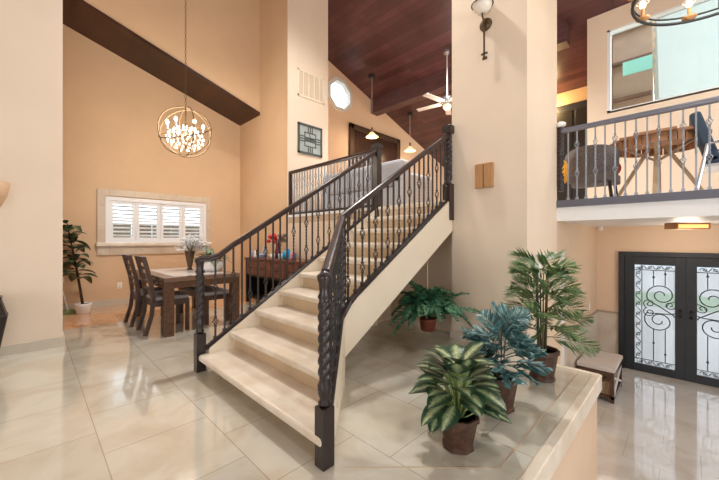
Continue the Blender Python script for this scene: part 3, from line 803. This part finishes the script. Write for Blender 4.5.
top_item('white_figurine',[(.03,0),(.035,.03),(.02,.07),(.028,.1),(.012,.14)],POTW,sx_at(255,3.2),3.2,'small white figurine at the left end of the sideboard','figurine')
top_item('dark_figurine',[(.03,0),(.03,.06),(.018,.09),(.026,.12),(.01,.15)],TRUNK,sx_at(259),3.25,'little brown figurine beside the white figurine on the sideboard','figurine')
top_item('silver_pot',[(.04,0),(.055,.04),(.06,.1),(.035,.16),(.02,.2),(.03,.22)],mat('silver glaze',(180,182,186),.3,metal=.3),sx_at(264),3.3,'silvery grey pot on the sideboard left of the red flowers','pot')
top_item('blue_white_bowl',[(.03,0),(.04,.01),(.07,.06),(.075,.08),(.068,.075)],mat('blue white glaze',(150,170,206),.3),sx_at(268),3.17,'blue and white bowl on the sideboard in front of the silvery pot','bowl')
top_item('purple_candle_jar',[(.045,0),(.05,.02),(.05,.11),(.03,.12)],mat('purple glass',(120,104,150),.2),sx_at(296),3.25,'purple candle jar on the right of the sideboard past the turquoise jar','jar')
top_item('lilac_bottle',[(.03,0),(.04,.02),(.04,.1),(.015,.14),(.015,.19)],mat('lilac',(170,160,196),.3),sx_at(251.5,3.25),3.25,'lilac bottle at the far left corner of the sideboard','bottle')

top_item('white_dish',[(.02,0),(.05,.02),(.065,.045),(.06,.045)],POTW,sx_at(262,3.18),3.18,'shallow white dish on the sideboard between the brown figurine and the blue bowl','dish')
top_item('pale_blue_cup',[(.03,0),(.04,.02),(.042,.1),(.038,.1)],mat('pale blue glaze',(170,200,214),.3),sx_at(280.5,3.18),3.18,'pale blue cup on the sideboard just left of the turquoise jar','cup')
top_item('pink_ornament',[(.03,0),(.045,.03),(.03,.08),(.035,.11),(.012,.15)],mat('pink glaze',(206,150,160),.35),sx_at(291.5,3.2),3.2,'small pink ornament on the sideboard between the turquoise and purple jars','ornament')

# ------------------------------------------------------------------ plants on the platform
def woven_pot(t, r, h, n=8):
    M().lathe([(r*.74,0),(r*.82,.004),(r*.80,h*.1),(r*.74,h*.14),(r*.98,h*.86),(r*1.08,h*.87),(r*1.08,h),(r*.94,h),(r*.9,h*.9)], n=n, rot=.2).build('pot', POTB, t)
    M().lathe([(0,h*.88),(r*.92,h*.9)], n=n, rot=.2).build('soil', SOIL, t)
p1 = at(459,452,z=0); p1 = Vector((-.985,1.83,0))
t = thing('dieffenbachia', 'variegated broad-leaved plant in an octagonal brown pot, nearest of the platform plants', 'potted plant', p1)
woven_pot(t, .118, .20)
b = M(); s_ = M()
for i in range(58):
    a = i*2.399+R.uniform(-.25,.25); q = i/57
    rr_ = .045+.085*(1-q)
    tip = Vector((math.cos(a)*rr_, math.sin(a)*rr_, .27+.24*q+R.uniform(-.03,.03)))
    s_.tube([(tip.x*.15,tip.y*.15,.17),(tip.x*.5,tip.y*.5,tip.z*.8),tip], .005, 5)
    a2 = a+R.uniform(-.5,.5)
    b.leaf(tip, (math.cos(a2),math.sin(a2),-.25+1.25*q+R.uniform(-.25,.35)), R.uniform(.165,.215), R.uniform(.115,.145), R.uniform(.15,.5), n=9, fold=.06, p=.85, rnd=.75)
s_.build('stem', mat('pale stem',(140,160,96),.6), t, smooth=True); b.build('foliage', DIEF, t, smooth=True)
p2 = Vector((-.99,2.47,0))
t = thing('blue_green_palm', 'bluish green bushy palm in a brown pot, middle of the platform plants', 'potted plant', p2)
woven_pot(t, .125, .25, 8)
b = M(); s_ = M()
for i in range(56):
    a = i*2.399+.4+R.uniform(-.3,.3); q = R.random(); z0 = .28+.34*q
    if i % 12 == 0: s_.tube([(.02*math.cos(a),.02*math.sin(a),.2),(.04*math.cos(a),.04*math.sin(a),z0)], .005, 5)
    b.frond((.04*math.cos(a),.04*math.sin(a),z0),(math.cos(a),math.sin(a),.25+1.5*q),R.uniform(.22,.33),R.uniform(.25,.6),12,.115,.03,56,.2,.2,roll=.9)
s_.build('stem', STEM, t); b.build('foliage', BLUEP, t)
p3 = Vector((-.93,3.26,0))
t = thing('areca_palm', 'tall feathery green palm in a brown pot, farthest plant on the platform by the pillar', 'potted plant', p3)
woven_pot(t, .13, .27, 10)
b = M(); s_ = M()
for i in range(6):
    a = i*1.05; s_.tube([(.03*math.cos(a),.03*math.sin(a),.22),(.04*math.cos(a),.04*math.sin(a),.6),(.05*math.cos(a),.05*math.sin(a),.95)],[.009,.007,.004],6)
for i in range(34):
    a = i*2.399; q = i/33; z = .38+.64*q
    b.frond((.03*math.cos(a),.03*math.sin(a),z),(math.cos(a),math.sin(a),.35+.9*q),R.uniform(.36,.46)*(1-.22*q),R.uniform(.35,.6),24,.19,.02,46,.12,.2,taper=.8,roll=1.0)
s_.build('stem', STEM, t); b.build('foliage', PALM, t)
# hanging fern below the stair
p4 = Vector((-2.20,3.36,0))
fz = .17
t = thing('hanging_fern', 'large hanging fern in a red-brown pot on a cord under the staircase', 'potted plant', (p4.x,p4.y,fz))
M().lathe([(.07,0),(.085,.005),(.10,.12),(.108,.13),(.1,.15),(.09,.14)], n=18).build('pot', mat('red brown pot',(120,62,44),.5), t, smooth=True)
M().lathe([(0,.125),(.094,.13)], n=14).build('soil', SOIL, t)
M().tube([(-.02,0,.13),(-.01,0,.5),(-.01,0,N(3.3)-.36-fz-.02)], .008, 6).build('cord', mat('jute',(206,180,140),.9), t)
b = M()
for i in range(60):
    a = i*2.399; q = R.random()
    b.frond((.03*math.cos(a),.03*math.sin(a),.14+.10*q),(math.cos(a),math.sin(a),.75+2.6*q),R.uniform(.74,.92)*(1-.22*q),R.uniform(.45,1.0),20,.095,.045,66,.12,.3,curl=1.9)
b.build('foliage', FERN, t)

# ------------------------------------------------------------------ wall pieces
# door chime on the pillar
cp = at(485,176,y=3.80)
t = thing('door_chime', 'oak door chime box with two panels on the cream pillar', 'door chime', (cp.x,3.80,cp.z))
for sx in (-1,1): M().box(sx*.004,-.05,-.145,sx*.105,0,.145).build('panel', OAK, t, bevel=.008)
M().box(-.095,-.035,-.13,.095,0,.13).build('case', TABLEW, t)
# key shaped sconce on the pillar
kp = at(486,25,y=3.80)
t = thing('key_sconce', 'bronze wall sconce shaped like a key with glass bowl high on the pillar', 'wall sconce', (kp.x,3.80,kp.z))
M().lathe([(.02,0),(.075,.004),(.07,.02),(.03,.035)], n=18).build('backplate', BRONZE, t, smooth=True).rotation_euler = (PI/2,0,0)
M().tube([(0,-.05,.05),(0,-.055,-.1),(0,-.05,-.40)],.011,8).tube([(0,-.03,0),(0,-.06,.0)],.012,8).box(-.035,-.056,-.37,.04,-.044,-.35).box(-.02,-.056,-.43,.035,-.044,-.40).build('key_shaft', BRONZE, t)
M().lathe([(.02,.09),(.06,.10),(.10,.15),(.115,.21),(.11,.21),(.09,.15)], (0,-.1,0), n=20).build('glass_bowl', mat('opal glass',(240,232,220),.3), t, smooth=True)
M().tube([(.118*math.cos(a*PI/12),-.1+.118*math.sin(a*PI/12),.19) for a in range(24)],.007,6,closed=True).tube([(0,-.06,.02),(0,-.1,.06),(0,-.1,.1)],.01,6).build('bowl_ring', BRONZE, t)
# left wall plaster sconce
lp = at(1,196,x=LX+.0)
t = thing('plaster_sconce', 'half-round plaster wall sconce at the left edge of the cream wall', 'wall sconce', (LX,lp.y-.10,1.72))
pr = [(.03,-.16),(.09,-.12),(.14,0),(.16,.15),(.145,.15),(.12,0)]
b = M(); n = 12; vs = []
for r,z in pr: vs += [(r*math.sin(PI*j/n), r*1.05*math.cos(PI*j/n), z) for j in range(n+1)]
b.add(vs, [(i*(n+1)+j,i*(n+1)+j+1,(i+1)*(n+1)+j+1,(i+1)*(n+1)+j) for i in range(len(pr)-1) for j in range(n)])
b.build('bowl', mat('plaster',(214,180,146),.7), t, smooth=True)
M().box(0,-.06,-.1,.02,.06,.12).build('backplate', WHITE, t)
# dark drum stool at left edge
dp = Vector((-4.80,-.405,0))
t = thing('drum_table', 'dark wooden bulging side table cut off by the left picture edge', 'side table', dp)
M().lathe([(.14,0),(.17,.02),(.20,.17),(.255,.48),(.26,.50),(.245,.53),(.21,.66)], n=8, rot=.39).build('body', DARK, t, bevel=.008)
M().lathe([(.16,.66),(.215,.67),(.215,.69),(.2,.7)], n=8, rot=.39).build('top', RAILW, t)
# vent and clock on the clock wall
v0 = at(298,68,x=BX); v1 = at(322,103,x=BX)
vy, vz = (v0.y+v1.y)/2, (v0.z+v1.z)/2
vt = at(298,68,x=BX).z; vb = at(298,95,x=BX).z
yv0, yv1 = at(297.5,80,x=BX).y, at(324,80,x=BX).y
t = thing('air_vent', 'cream louvred return air vent on the tall wall above the clock', 'air vent', (BX,(yv0+yv1)/2,(vt+vb)/2))
hy, hz = (yv1-yv0)/2, (vt-vb)/2
M().box(0,-hy,-hz,.015,hy,-hz+.03).box(0,-hy,hz-.03,.015,hy,hz).box(0,-hy,-hz,.015,-hy+.03,hz).box(0,hy-.03,-hz,.015,hy,hz).build('frame', CURB, t)
b = M(); k = 26
for i in range(k): b.obox((.008,-hy+.03+(2*hy-.06)*(i+.5)/k,0),(.014,.004,2*hz-.05), Matrix.Rotation(.5,3,'Z'))
for i in range(1,5): b.box(0,-hy+i*2*hy/5-.01,-hz+.02,.014,-hy+i*2*hy/5+.01,hz-.02)
b.build('slat', CURB, t)
M().box(0,-hy+.02,-hz+.02,.003,hy-.02,hz-.02).build('backing', mat('vent backing',(190,160,130),.8), t)
c0_ = at(298,124,x=BX); c1_ = at(321,156,x=BX)
cy0, cy1 = at(297.5,140,x=BX).y, at(321.5,140,x=BX).y
ct_, cb_ = at(298,122,x=BX).z, at(298,152.5,x=BX).z
cm = ((cy0+cy1)/2, (ct_+cb_)/2); hy, hz = (cy1-cy0)/2, (ct_-cb_)/2
t = thing('wall_clock', 'square grey weathered wall clock under the air vent', 'clock', (BX,cm[0],cm[1]))
DG = mat('dark grey wood',(74,82,80),.6)
M().box(0,-hy,-hz,.03,hy,-hz+.04).box(0,-hy,hz-.04,.03,hy,hz).box(0,-hy,-hz,.03,-hy+.04,hz).box(0,hy-.04,-hz,.03,hy,hz).build('frame', DG, t)
M().box(0,-hy+.03,-hz+.03,.015,hy-.03,hz-.03).build('face', mat('pale boards',(172,180,176),.7,noise=.2,nscale=5), t)
b = M(); g = .15
b.box(.015,-g,-g,.02,-g+.02,g).box(.015,g-.02,-g,.02,g,g).box(.015,-g,-g,.02,g,-g+.02).box(.015,-g,g-.02,.02,g,g)
b.box(.015,-g+.02,-.05,.02,g-.02,.05)
for a,l in ((-.05,1),(0,1),(.05,1)):
    b.box(.015,a-.012,g,.02,a+.012,hz-.04).box(.015,a-.012,-hz+.04,.02,a+.012,-g)
    b.box(.015,-hy+.04,a-.012,.02,-g,a+.012).box(.015,g,a-.012,.02,hy-.04,a+.012)
b.build('numeral', DG, t)
M().bar((.026,0,0),(.026,.1,.05),.012,.004,up=(1,0,0)).bar((.026,0,0),(.026,-.03,.14),.01,.004,up=(1,0,0)).build('hand', BLACK, t)
# dark framed panel upstairs
f0, f1 = at(348.5,140,x=OX), at(398.5,160,x=OX); ft = at(348.4,123,x=OX).z
t = thing('framed_panel', 'large dark wood framed panel on the upper wall behind the sofa', 'framed panel', (OX,(f0.y+f1.y)/2,(ft+3.0)/2))
hy, hz = (f1.y-f0.y)/2, (ft-3.0)/2
M().box(0,-hy,-hz,.09,hy,-hz+.16).box(0,-hy,hz-.16,.09,hy,hz).box(0,-hy,-hz,.09,-hy+.16,hz).box(0,hy-.16,-hz,.09,hy,hz).build('frame', mat('frame wood',(84,62,48),.4,noise=.3,nscale=5), t, bevel=.02)
M().box(0,-hy+.16,-hz+.16,.03,hy-.16,hz-.16).build('panel', mat('panel wood',(66,44,36),.3,noise=.3,nscale=3), t)

# ------------------------------------------------------------------ upstairs furniture
sf = thing('sofa', 'grey upholstered sofa with its back to the landing railing', 'sofa', (-4.35,4.75,UP))
M().box(-1.05,-.45,.06,1.05,.45,.42).build('base', SOFA, sf, bevel=.04, seg=3)
M().box(-1.05,-.47,.42,1.05,-.22,.86).build('backrest', SOFA, sf, bevel=.07, seg=4)
for sx in (-1,1): M().box(sx*1.06,-.47,.06,sx*.84,.46,.66).build('armrest', SOFA, sf, bevel=.06, seg=4)
for sx in (-1,0,1): M().box(sx*.55-.27,-.22,.42,sx*.55+.27,.44,.56).build('seat_cushion', SOFA, sf, bevel=.04, seg=3)
for sx in (-.8,.8):
    for sy in (-.38,.36): M().box(sx-.03,sy-.03,0,sx+.03,sy+.03,.06).build('foot', DARK, sf)
for (x_,l) in ((-3.78,'light grey throw pillow at the right end of the sofa back'),(-4.12,'light grey throw pillow on the sofa, left of the end pillow')):
    o = M().sphere((0,0,.0),.19,16,(.95,.42,.95)).build('throw_pillow', SOFAP, smooth=True, loc=(x_,4.66,UP+.75)); tag(o,l,'pillow')
    o.rotation_euler = (-.25,0,.1)
t = thing('coffee_table', 'small orange-brown wooden table in the upper room beyond the stair top', 'table', (-3.0,6.1,UP))
M().lathe([(.3,.5),(.32,.51),(.32,.54),(.3,.55)], n=24).build('tabletop', PINE, t)
for i in range(3):
    a = i*2.09; M().tube([(.1*math.cos(a),.1*math.sin(a),.5),(.22*math.cos(a),.22*math.sin(a),0)],.018,7).build('leg', DARK, t)
t = thing('tan_armchair', 'tan armchair in the upper room by the top newel post', 'armchair', (-3.35,8.0,UP))
TANF = mat('tan fabric',(176,150,118),.9)
M().box(-.4,-.4,.1,.4,.4,.45).build('seat', TANF, t, bevel=.04); M().box(-.4,.22,.45,.4,.42,1.05).build('backrest', TANF, t, bevel=.06)
for sx in (-1,1): M().box(sx*.3,-.4,.45,sx*.42,.22,.65).build('armrest', TANF, t, bevel=.04)
for sx in (-.34,.34):
    for sy in (-.34,.34): M().box(sx-.03,sy-.03,0,sx+.03,sy+.03,.1).build('foot', DARK, t)
# pendants
for (cpx,cpy,spx,spy,lab) in ((372,76,369,137,'glass pendant lamp in front of the dark framed panel upstairs'),(410,114,410.5,151,'glass pendant lamp right of the framed panel, lower in view')):
    dx,dz = cpx-359.5,(240-cpy)*S2; tt = 6.86/(dz+.33*(F+dx)); px_,py_ = (-F+dx)*tt,(F+dx)*tt
    Z = (py_-px_)/S2; zs = CAMZ+(240-spy)/F*Z
    t = thing('pendant_lamp', lab, 'pendant lamp', (px_,py_,zs), 0, 'pendant lamps upstairs')
    M().lathe([(.03,.14),(.05,.13),(.11,.06),(.18,0),(.17,0),(.1,.05)], n=20).build('lamp_shade', SHADE, t, smooth=True)
    zc = ceil(py_)-zs
    M().tube([(0,0,.14),(0,0,zc)],.006,6).build('cord', mat('pale cord',(226,220,214),.6), t)
    M().lathe([(.09,zc-.05),(.1,zc-.02),(.1,zc+.02)], n=16).build('canopy', BLACK, t)
    M().lathe([(.028,.13),(.03,.15),(.03,.25),(.015,.27)], n=12).build('socket', CHROME, t)
    l = bpy.data.lights.new('pendant_bulb','POINT'); l.energy = 22; l.color = (1,.72,.45); l.shadow_soft_size = .06
    lo = bpy.data.objects.new('pendant_bulb', l); C.objects.link(lo); lo.location = (px_,py_,zs-.06)
# ceiling fan
fx, fy = -4.09, 7.07; fz_ = 4.55
t = thing('ceiling_fan', 'ceiling fan with pale blades and lit globe upstairs beside the pillar', 'ceiling fan', (fx,fy,fz_))
M().tube([(0,0,.1),(0,0,ceil(fy)-fz_)],.018,8).build('downrod', mat('white metal',(214,210,208),.35), t)
M().lathe([(.06,ceil(fy)-fz_-.1),(.09,ceil(fy)-fz_-.03),(.09,ceil(fy)-fz_+.05)], n=16).build('canopy', CHROME, t)
M().lathe([(.05,.16),(.1,.14),(.13,.08),(.13,-.02),(.1,-.06)], n=20).build('motor', CHROME, t, smooth=True)
M().sphere((0,0,-.09),.1,14,(1,1,.7)).build('globe', SHADE, t, smooth=True)
for i in range(5):
    a = i*2*PI/5+math.radians(-171)
    bl = M(); mt = Matrix.Rotation(a,3,'Z')@Matrix.Rotation(.12,3,'X')
    bl.obox(mt@Vector((.47,0,0)),(.62,.14,.012),mt); bl.obox(mt@Vector((.14,0,0)),(.12,.04,.02),mt); bl.build('blade', mat('blade',(206,200,196),.4), t, bevel=.004)
l = bpy.data.lights.new('fan_bulb','POINT'); l.energy = 30; l.color = (1,.8,.6); l.shadow_soft_size = .1
lo = bpy.data.objects.new('fan_bulb', l); C.objects.link(lo); lo.location = (fx,fy,fz_-.3)

# ------------------------------------------------------------------ balcony furniture
t = thing('wicker_chair', 'grey woven barrel chair on the balcony, left end by the pillar wall', 'chair', (-.93,5.42,UP))
b = M(); n = 18; vs = []
for i in range(n+1):
    a = PI*(1.0+i/n); q = math.sin(PI*i/n)
    for (r,z) in ((.27,.34),(.285,.6),(.31,.60+.16*q**.6),(.27,.60+.16*q**.6),(.25,.34)):
        vs.append((r*math.cos(a)*1.05, r*math.sin(a)*.9+.05, z))
b.add(vs,[(i*5+j,i*5+j+1,(i+1)*5+j+1,(i+1)*5+j) for i in range(n) for j in range(4)])
b.build('backrest', WICK, t, smooth=True)
M().prism([(-.25,-.2),(.25,-.2),(.28,.33),(-.28,.33)],.27,.40).build('seat', WICK, t, bevel=.02)
for sx in (-1,1):
    for sy in (-.17,.28): M().tube([(sx*.22,sy,.28),(sx*.25,sy*1.1,0)],.02,7).build('leg', DARK, t)
o = M().sphere((0,0,0),.13,14,(.35,1,1.2)).build('orange_pillow', mat('orange fabric',(240,168,50),.8), smooth=True, loc=(-1.17,5.05,UP+.42)); tag(o,'orange pillow beside the woven balcony chair against the wall','pillow')
o = M().sphere((0,0,0),.10,14,(.8,.5,1)).build('red_pillow', mat('red fabric',(190,50,56),.8), smooth=True, loc=(-.72,5.72,UP+.5)); tag(o,'small red and white pillow at the right side of the woven balcony chair','pillow')
t = thing('bistro_table', 'round wooden slatted table with splayed legs on the balcony', 'table', (-.28,5.8,UP))
b = M()
for i in range(9):
    yy = -.46+i*.115; hw = math.sqrt(max(.01,.49**2-min(.45,abs(yy))**2)); b.box(-hw,yy-.052,.80,hw,yy+.052,.835)
b.build('tabletop', PINE, t, bevel=.004)
b = M()
for i in range(36):
    a = i*PI/18; b.obox((.45*math.cos(a),.45*math.sin(a),.75),(.02,.066,.10),Matrix.Rotation(a,3,'Z'))
b.build('apron', PINE, t)
M().tube([(0,0,0),(0,0,.79)],.032,8).build('post', PINE, t)
for i in range(4):
    a = PI/4*1.0+i*PI/2 - PI/4; cx,sx = math.cos(a),math.sin(a)
    M().bar((.08*cx,.08*sx,.72),(.46*cx,.46*sx,.012),.05,.04).build('leg', PINEL, t)
    M().bar((.03*cx,.03*sx,.56),(.36*cx,.36*sx,.78),.04,.03).build('brace', PINEL, t)
t = thing('blue_lounge_chair', 'slate blue cushioned lounge chair at the right of the balcony', 'chair', (.36,5.62,UP))
M().obox((-.22,0,.68),(.10,.5,.62),Matrix.Rotation(-.28,3,'Y')).build('backrest', BLUE, t, bevel=.03, seg=3)
M().box(-.2,-.25,.36,.36,.25,.47).build('seat', BLUE, t, bevel=.03, seg=3)
for sy in (-.29,.29): M().tube([(-.3,sy,.0),(-.2,sy,.58),(.0,sy,.62),(.34,sy,.60),(.36,sy,0)],.02,7).build('arm_frame', CHROME, t)
M().box(-.24,-.28,.33,.36,.28,.36).build('seat_frame', CHROME, t)

# ------------------------------------------------------------------ entry pieces
t = thing('entry_bench', 'dark wood storage bench with pale cushion beside the front door', 'bench', (-.965,6.28,E))
off = (-.965,6.28,E)
M(off).box(-1.20,5.87,E+.43,-.73,6.69,E+.50).build('cushion', CUSH, t, bevel=.02, seg=3)
M(off).box(-1.20,5.87,E+.36,-.74,6.69,E+.43).box(-1.20,5.87,E+.05,-.74,6.69,E+.09).build('frame_rail', TABLEW, t)
for xx in (-1.20,-.785):
    for yy in (5.87,6.645): M(off).box(xx,yy,E,xx+.045,yy+.045,E+.36).build('leg', TABLEW, t)
M(off).bar((-1.155,5.885,E+.10),(-.79,5.885,E+.35),.02,.03,up=(0,1,0)).build('cross_brace', TABLEW, t)
M(off).bar((-.75,5.93,E+.10),(-.75,6.63,E+.35),.03,.02,up=(1,0,0)).bar((-.75,5.93,E+.35),(-.75,6.63,E+.10),.03,.02,up=(1,0,0)).build('cross_brace', WHITE, t)
bk = M(); bk.box(-1.14,5.93,E+.09,-.79,6.6,E+.28); tag(bk.build('storage_basket', WICKL), 'tan woven basket on the lower shelf of the entry bench', 'basket')
fp = at(687,223,z=UP-.24)
t = thing('flush_ceiling_light', 'wood and amber flush ceiling light above the front doors', 'ceiling light', (fp.x,fp.y,UP-.24), PI/4)
M().box(-.24,-.1,-.025,.24,.1,0).box(-.24,-.1,-.09,.24,.1,-.075).box(-.24,-.1,-.075,-.22,.1,-.025).box(.22,-.1,-.075,.24,.1,-.025).build('frame', PINE, t)
M().box(-.22,-.09,-.075,.22,.09,-.025).build('diffuser', emis('amber glow',(255,190,110),1.8), t)
l = bpy.data.lights.new('flush_bulb','POINT'); l.energy = 16; l.color = (1,.86,.7); l.shadow_soft_size = .15
lo = bpy.data.objects.new('flush_bulb', l); C.objects.link(lo); lo.location = (fp.x,fp.y,UP-.45)
o = M().lathe([(.02,-.07),(.035,-.06),(.04,-.01),(.05,0)], n=14).build('motion_sensor', PLAST, smooth=True, loc=(NX+.08,7.55,UP-.24)); tag(o,'small white motion sensor on the entry ceiling in the corner','sensor')

# ------------------------------------------------------------------ chandeliers
cc = Vector((-5.6,1.72,2.95)); RD = .385
t = thing('globe_chandelier', 'globe chandelier of open metal rings with crystals above the dining table', 'chandelier', cc)
def ring(b, rad, mtx, r=.008, n=40, c=(0,0,0)):
    b.tube([Vector(c)+mtx@Vector((rad*math.cos(2*PI*i/n),rad*math.sin(2*PI*i/n),0)) for i in range(n)], r, 6, closed=True)
for mtx in (Matrix.Rotation(PI/2,3,'X'), Matrix.Rotation(PI/2,3,'Y'), Matrix.Rotation(.42,3,'X')@Matrix.Rotation(.3,3,'Y'), Matrix.Rotation(.9,3,'Z')@Matrix.Rotation(PI/2-.2,3,'X')):
    b = M(); ring(b, RD, mtx); b.build('ring', BRONZE, t, smooth=True)
M().tube([(0,0,-.3),(0,0,RD)],.012,8).build('stem', BRONZE, t)
b = M(); zt = ceil(cc.y)-cc.z; k = int((zt-RD)/.05)
for i in range(k):
    z = RD+.025+i*.05; mt = Matrix.Rotation(PI/2*(i%2),3,'Z')@Matrix.Rotation(PI/2,3,'X')
    b.tube([Vector((0,0,z))+mt@Vector((.012*math.cos(q*PI/4),.028*math.sin(q*PI/4),0)) for q in range(8)],.003,4,closed=True)
b.build('chain', BRONZE, t)
M().lathe([(.04,zt-.06),(.07,zt-.03),(.07,zt+.02)], n=16).build('canopy', BRONZE, t)
for i in range(6):
    a = i*PI/3+.2; ca,sa = math.cos(a),math.sin(a)
    ar = M().tube([(0,0,-.05),(.1*ca,.1*sa,-.12),(.2*ca,.2*sa,-.09),(.25*ca,.25*sa,.02)],.007,6).build('arm', BRONZE, t)
    M().tube([(.25*ca,.25*sa,.02),(.25*ca,.25*sa,.09)],.012,8).build('candle', WHITE, ar)
    M().sphere((.25*ca,.25*sa,.12),.028,10,(.8,.8,1.35)).build('bulb', BULB, ar, smooth=True)
co_ = M().sphere((0,0,0),.017,6,(.8,.8,1.4)).build('crystal', CRYST, t)
for i in range(96):
    a = i*2.399; q = i/95; r = .05+.22*math.sin(PI*(.1+.85*q)); p = (r*math.cos(a),r*math.sin(a),-.28+.36*q)
    if i == 0: co_.location = p
    else:
        c_ = co_.copy(); C.objects.link(c_); c_.parent = t; c_.location = p
l = bpy.data.lights.new('globe_bulbs','POINT'); l.energy = 150; l.color = (1,.87,.72); l.shadow_soft_size = .25
lo = bpy.data.objects.new('globe_bulbs', l); C.objects.link(lo); lo.location = (cc.x,cc.y,cc.z+.02)
rc = Vector((.219,4.18,3.48))
t = thing('ring_chandelier', 'round iron ring chandelier with candle bulbs over the entry', 'chandelier', rc)
b = M(); ring(b,.60,Matrix.Identity(3),.014,48); ring(b,.60,Matrix.Identity(3),.009,48,(0,0,.05)); b.build('ring', BLACK, t, smooth=True)
for i in range(8):
    a = i*PI/4+.35; ca,sa = .6*math.cos(a),.6*math.sin(a)
    cd = M().lathe([(.02,.01),(.055,.03),(.06,.045),(.02,.05),(.016,.05),(.016,.14)], (ca,sa,0), n=12).build('candle_cup', OAK, t)
    M().sphere((ca,sa,.18),.03,10,(.9,.9,1.4)).build('bulb', BULBW, cd, smooth=True)
    M().tube([(ca+.05*math.cos(q*PI/6),sa+.05*math.sin(q*PI/6),.20) for q in range(12)],.004,5,closed=True).build('glass_rim', CRYST, cd)
for i in range(4):
    a = i*PI/2; M().tube([(.6*math.cos(a),.6*math.sin(a),.05),(0,0,.85)],.006,6).build('rod', BLACK, t)
M().tube([(0,0,.8),(0,0,ceil(rc.y)-rc.z)],.012,6).build('stem', BLACK, t)
M().lathe([(.05,ceil(rc.y)-rc.z-.06),(.08,ceil(rc.y)-rc.z-.03),(.08,ceil(rc.y)-rc.z+.03)],n=16).build('canopy', BLACK, t)
l = bpy.data.lights.new('ring_bulbs','POINT'); l.energy = 60; l.color = (1,.92,.8); l.shadow_soft_size = .35
lo = bpy.data.objects.new('ring_bulbs', l); C.objects.link(lo); lo.location = (rc.x,rc.y,rc.z+.2)
# hall lamp upstairs (behind the pillar)
t = thing('hall_sconce','warm wall lamp in the upstairs hall beside the dark door','wall sconce',(-2.75,9.5,4.72))
M().lathe([(.05,-.1),(.09,0),(.05,.1)],(0,-.1,0),n=14).build('shade',SHADE,t,smooth=True); M().box(-.04,-.05,-.06,.04,0,.06).build('backplate',BRONZE,t)
l = bpy.data.lights.new('hall_bulb','POINT'); l.energy = 60; l.color = (1,.7,.3); l.shadow_soft_size = .1
lo = bpy.data.objects.new('hall_bulb', l); C.objects.link(lo); lo.location = (-2.5,9.2,4.55)

# ------------------------------------------------------------------ outside
struct(M().box(-30,DY+.3,E-.3,30,40,E-.15).build('ground', mat('driveway',(206,200,192),.9)))
o = M().box(-22,16.5,E-.15,30,20.5,E-.11).build('lawn', mat('lawn green',(122,170,84),.95,noise=.4,nscale=6)); tag(o,'strip of green lawn seen through the glass of the front doors','lawn'); o['kind'] = 'structure'

fc = M()  # boards added outside to cut brightness behind the lower shutters
for i in range(22): fc.box(-11.1,-2+i*.5,-.4,-11,-2+i*.5+.47,1.72)
o = fc.build('fence', mat('fence boards',(120,104,92),.8,noise=.2,nscale=4)); tag(o,'brown board fence added outside to dim the gaps between the dining shutter slats','fence')
struct(M().box(-20,-10,-.45,-8.05,20,-.4).build('ground', mat('yard gravel',(150,142,130),.9)))

# ------------------------------------------------------------------ light
w = bpy.data.worlds.new('World'); SC.world = w; w.use_nodes = True
bg = w.node_tree.nodes['Background']; bg.inputs[0].default_value = (.86,.93,1,1); bg.inputs[1].default_value = 4.5
def area(name, loc, rot, sx, sy, e, col=(1,1,1)):
    l = bpy.data.lights.new(name,'AREA'); l.shape = 'RECTANGLE'; l.size = sx; l.size_y = sy; l.energy = e; l.color = col
    o = bpy.data.objects.new(name, l); C.objects.link(o); o.location = loc; o.rotation_euler = rot; return o
area('south_fill', (.75,-5.95,1.75), (PI/2,0,0), 4.4, 2.4, 60, (1,.98,.96))  # fill light added inside the unseen south opening
area('east_fill', (6.65,0,2.2), (0,PI/2,0), 3.5, 5.8, 160, (.96,.98,1))  # fill light added inside the unseen east opening
# spot lights added without fittings to brighten the rooms from above
for (x,y) in ((-3.2,-1.5),(-3.4,3.1),(-5.6,-1.5),(1.5,1.5),(-3.4,6.6),(-3.2,10.5),(.7,6.7),(2.4,6.3)):
    sl = bpy.data.lights.new('added_spot','SPOT'); sl.energy = {-1.5: 380, 1.5: 420, 3.1: 1050, 6.6: 1150, 10.5: 900, 6.7: 190, 6.3: 520}.get(y, 480); sl.spot_size = 2.1; sl.spot_blend = .8; sl.color = (1,.985,.95); sl.shadow_soft_size = .18
    so_ = bpy.data.objects.new('added_spot', sl); C.objects.link(so_); so_.location = (x,y,ceil(y)-.08)

# ------------------------------------------------------------------ camera
cam = bpy.data.cameras.new('Camera'); co = bpy.data.objects.new('Camera', cam); C.objects.link(co)
cam.sensor_width = 36; cam.lens = F/719*36; cam.clip_start = .05
co.location = (0,0,CAMZ); co.rotation_euler = (PI/2,0,PI/4)
SC.camera = co
SC.view_settings.view_transform = 'Standard'; SC.view_settings.look = 'None'; SC.view_settings.gamma = 1
SC.view_settings.use_curve_mapping = False; SC.view_settings.exposure = -.32
SC.cycles.max_bounces = 8; SC.cycles.diffuse_bounces = 5; SC.cycles.transparent_max_bounces = 12
SC.cycles.use_denoising = True; SC.cycles.sample_clamp_indirect = 4
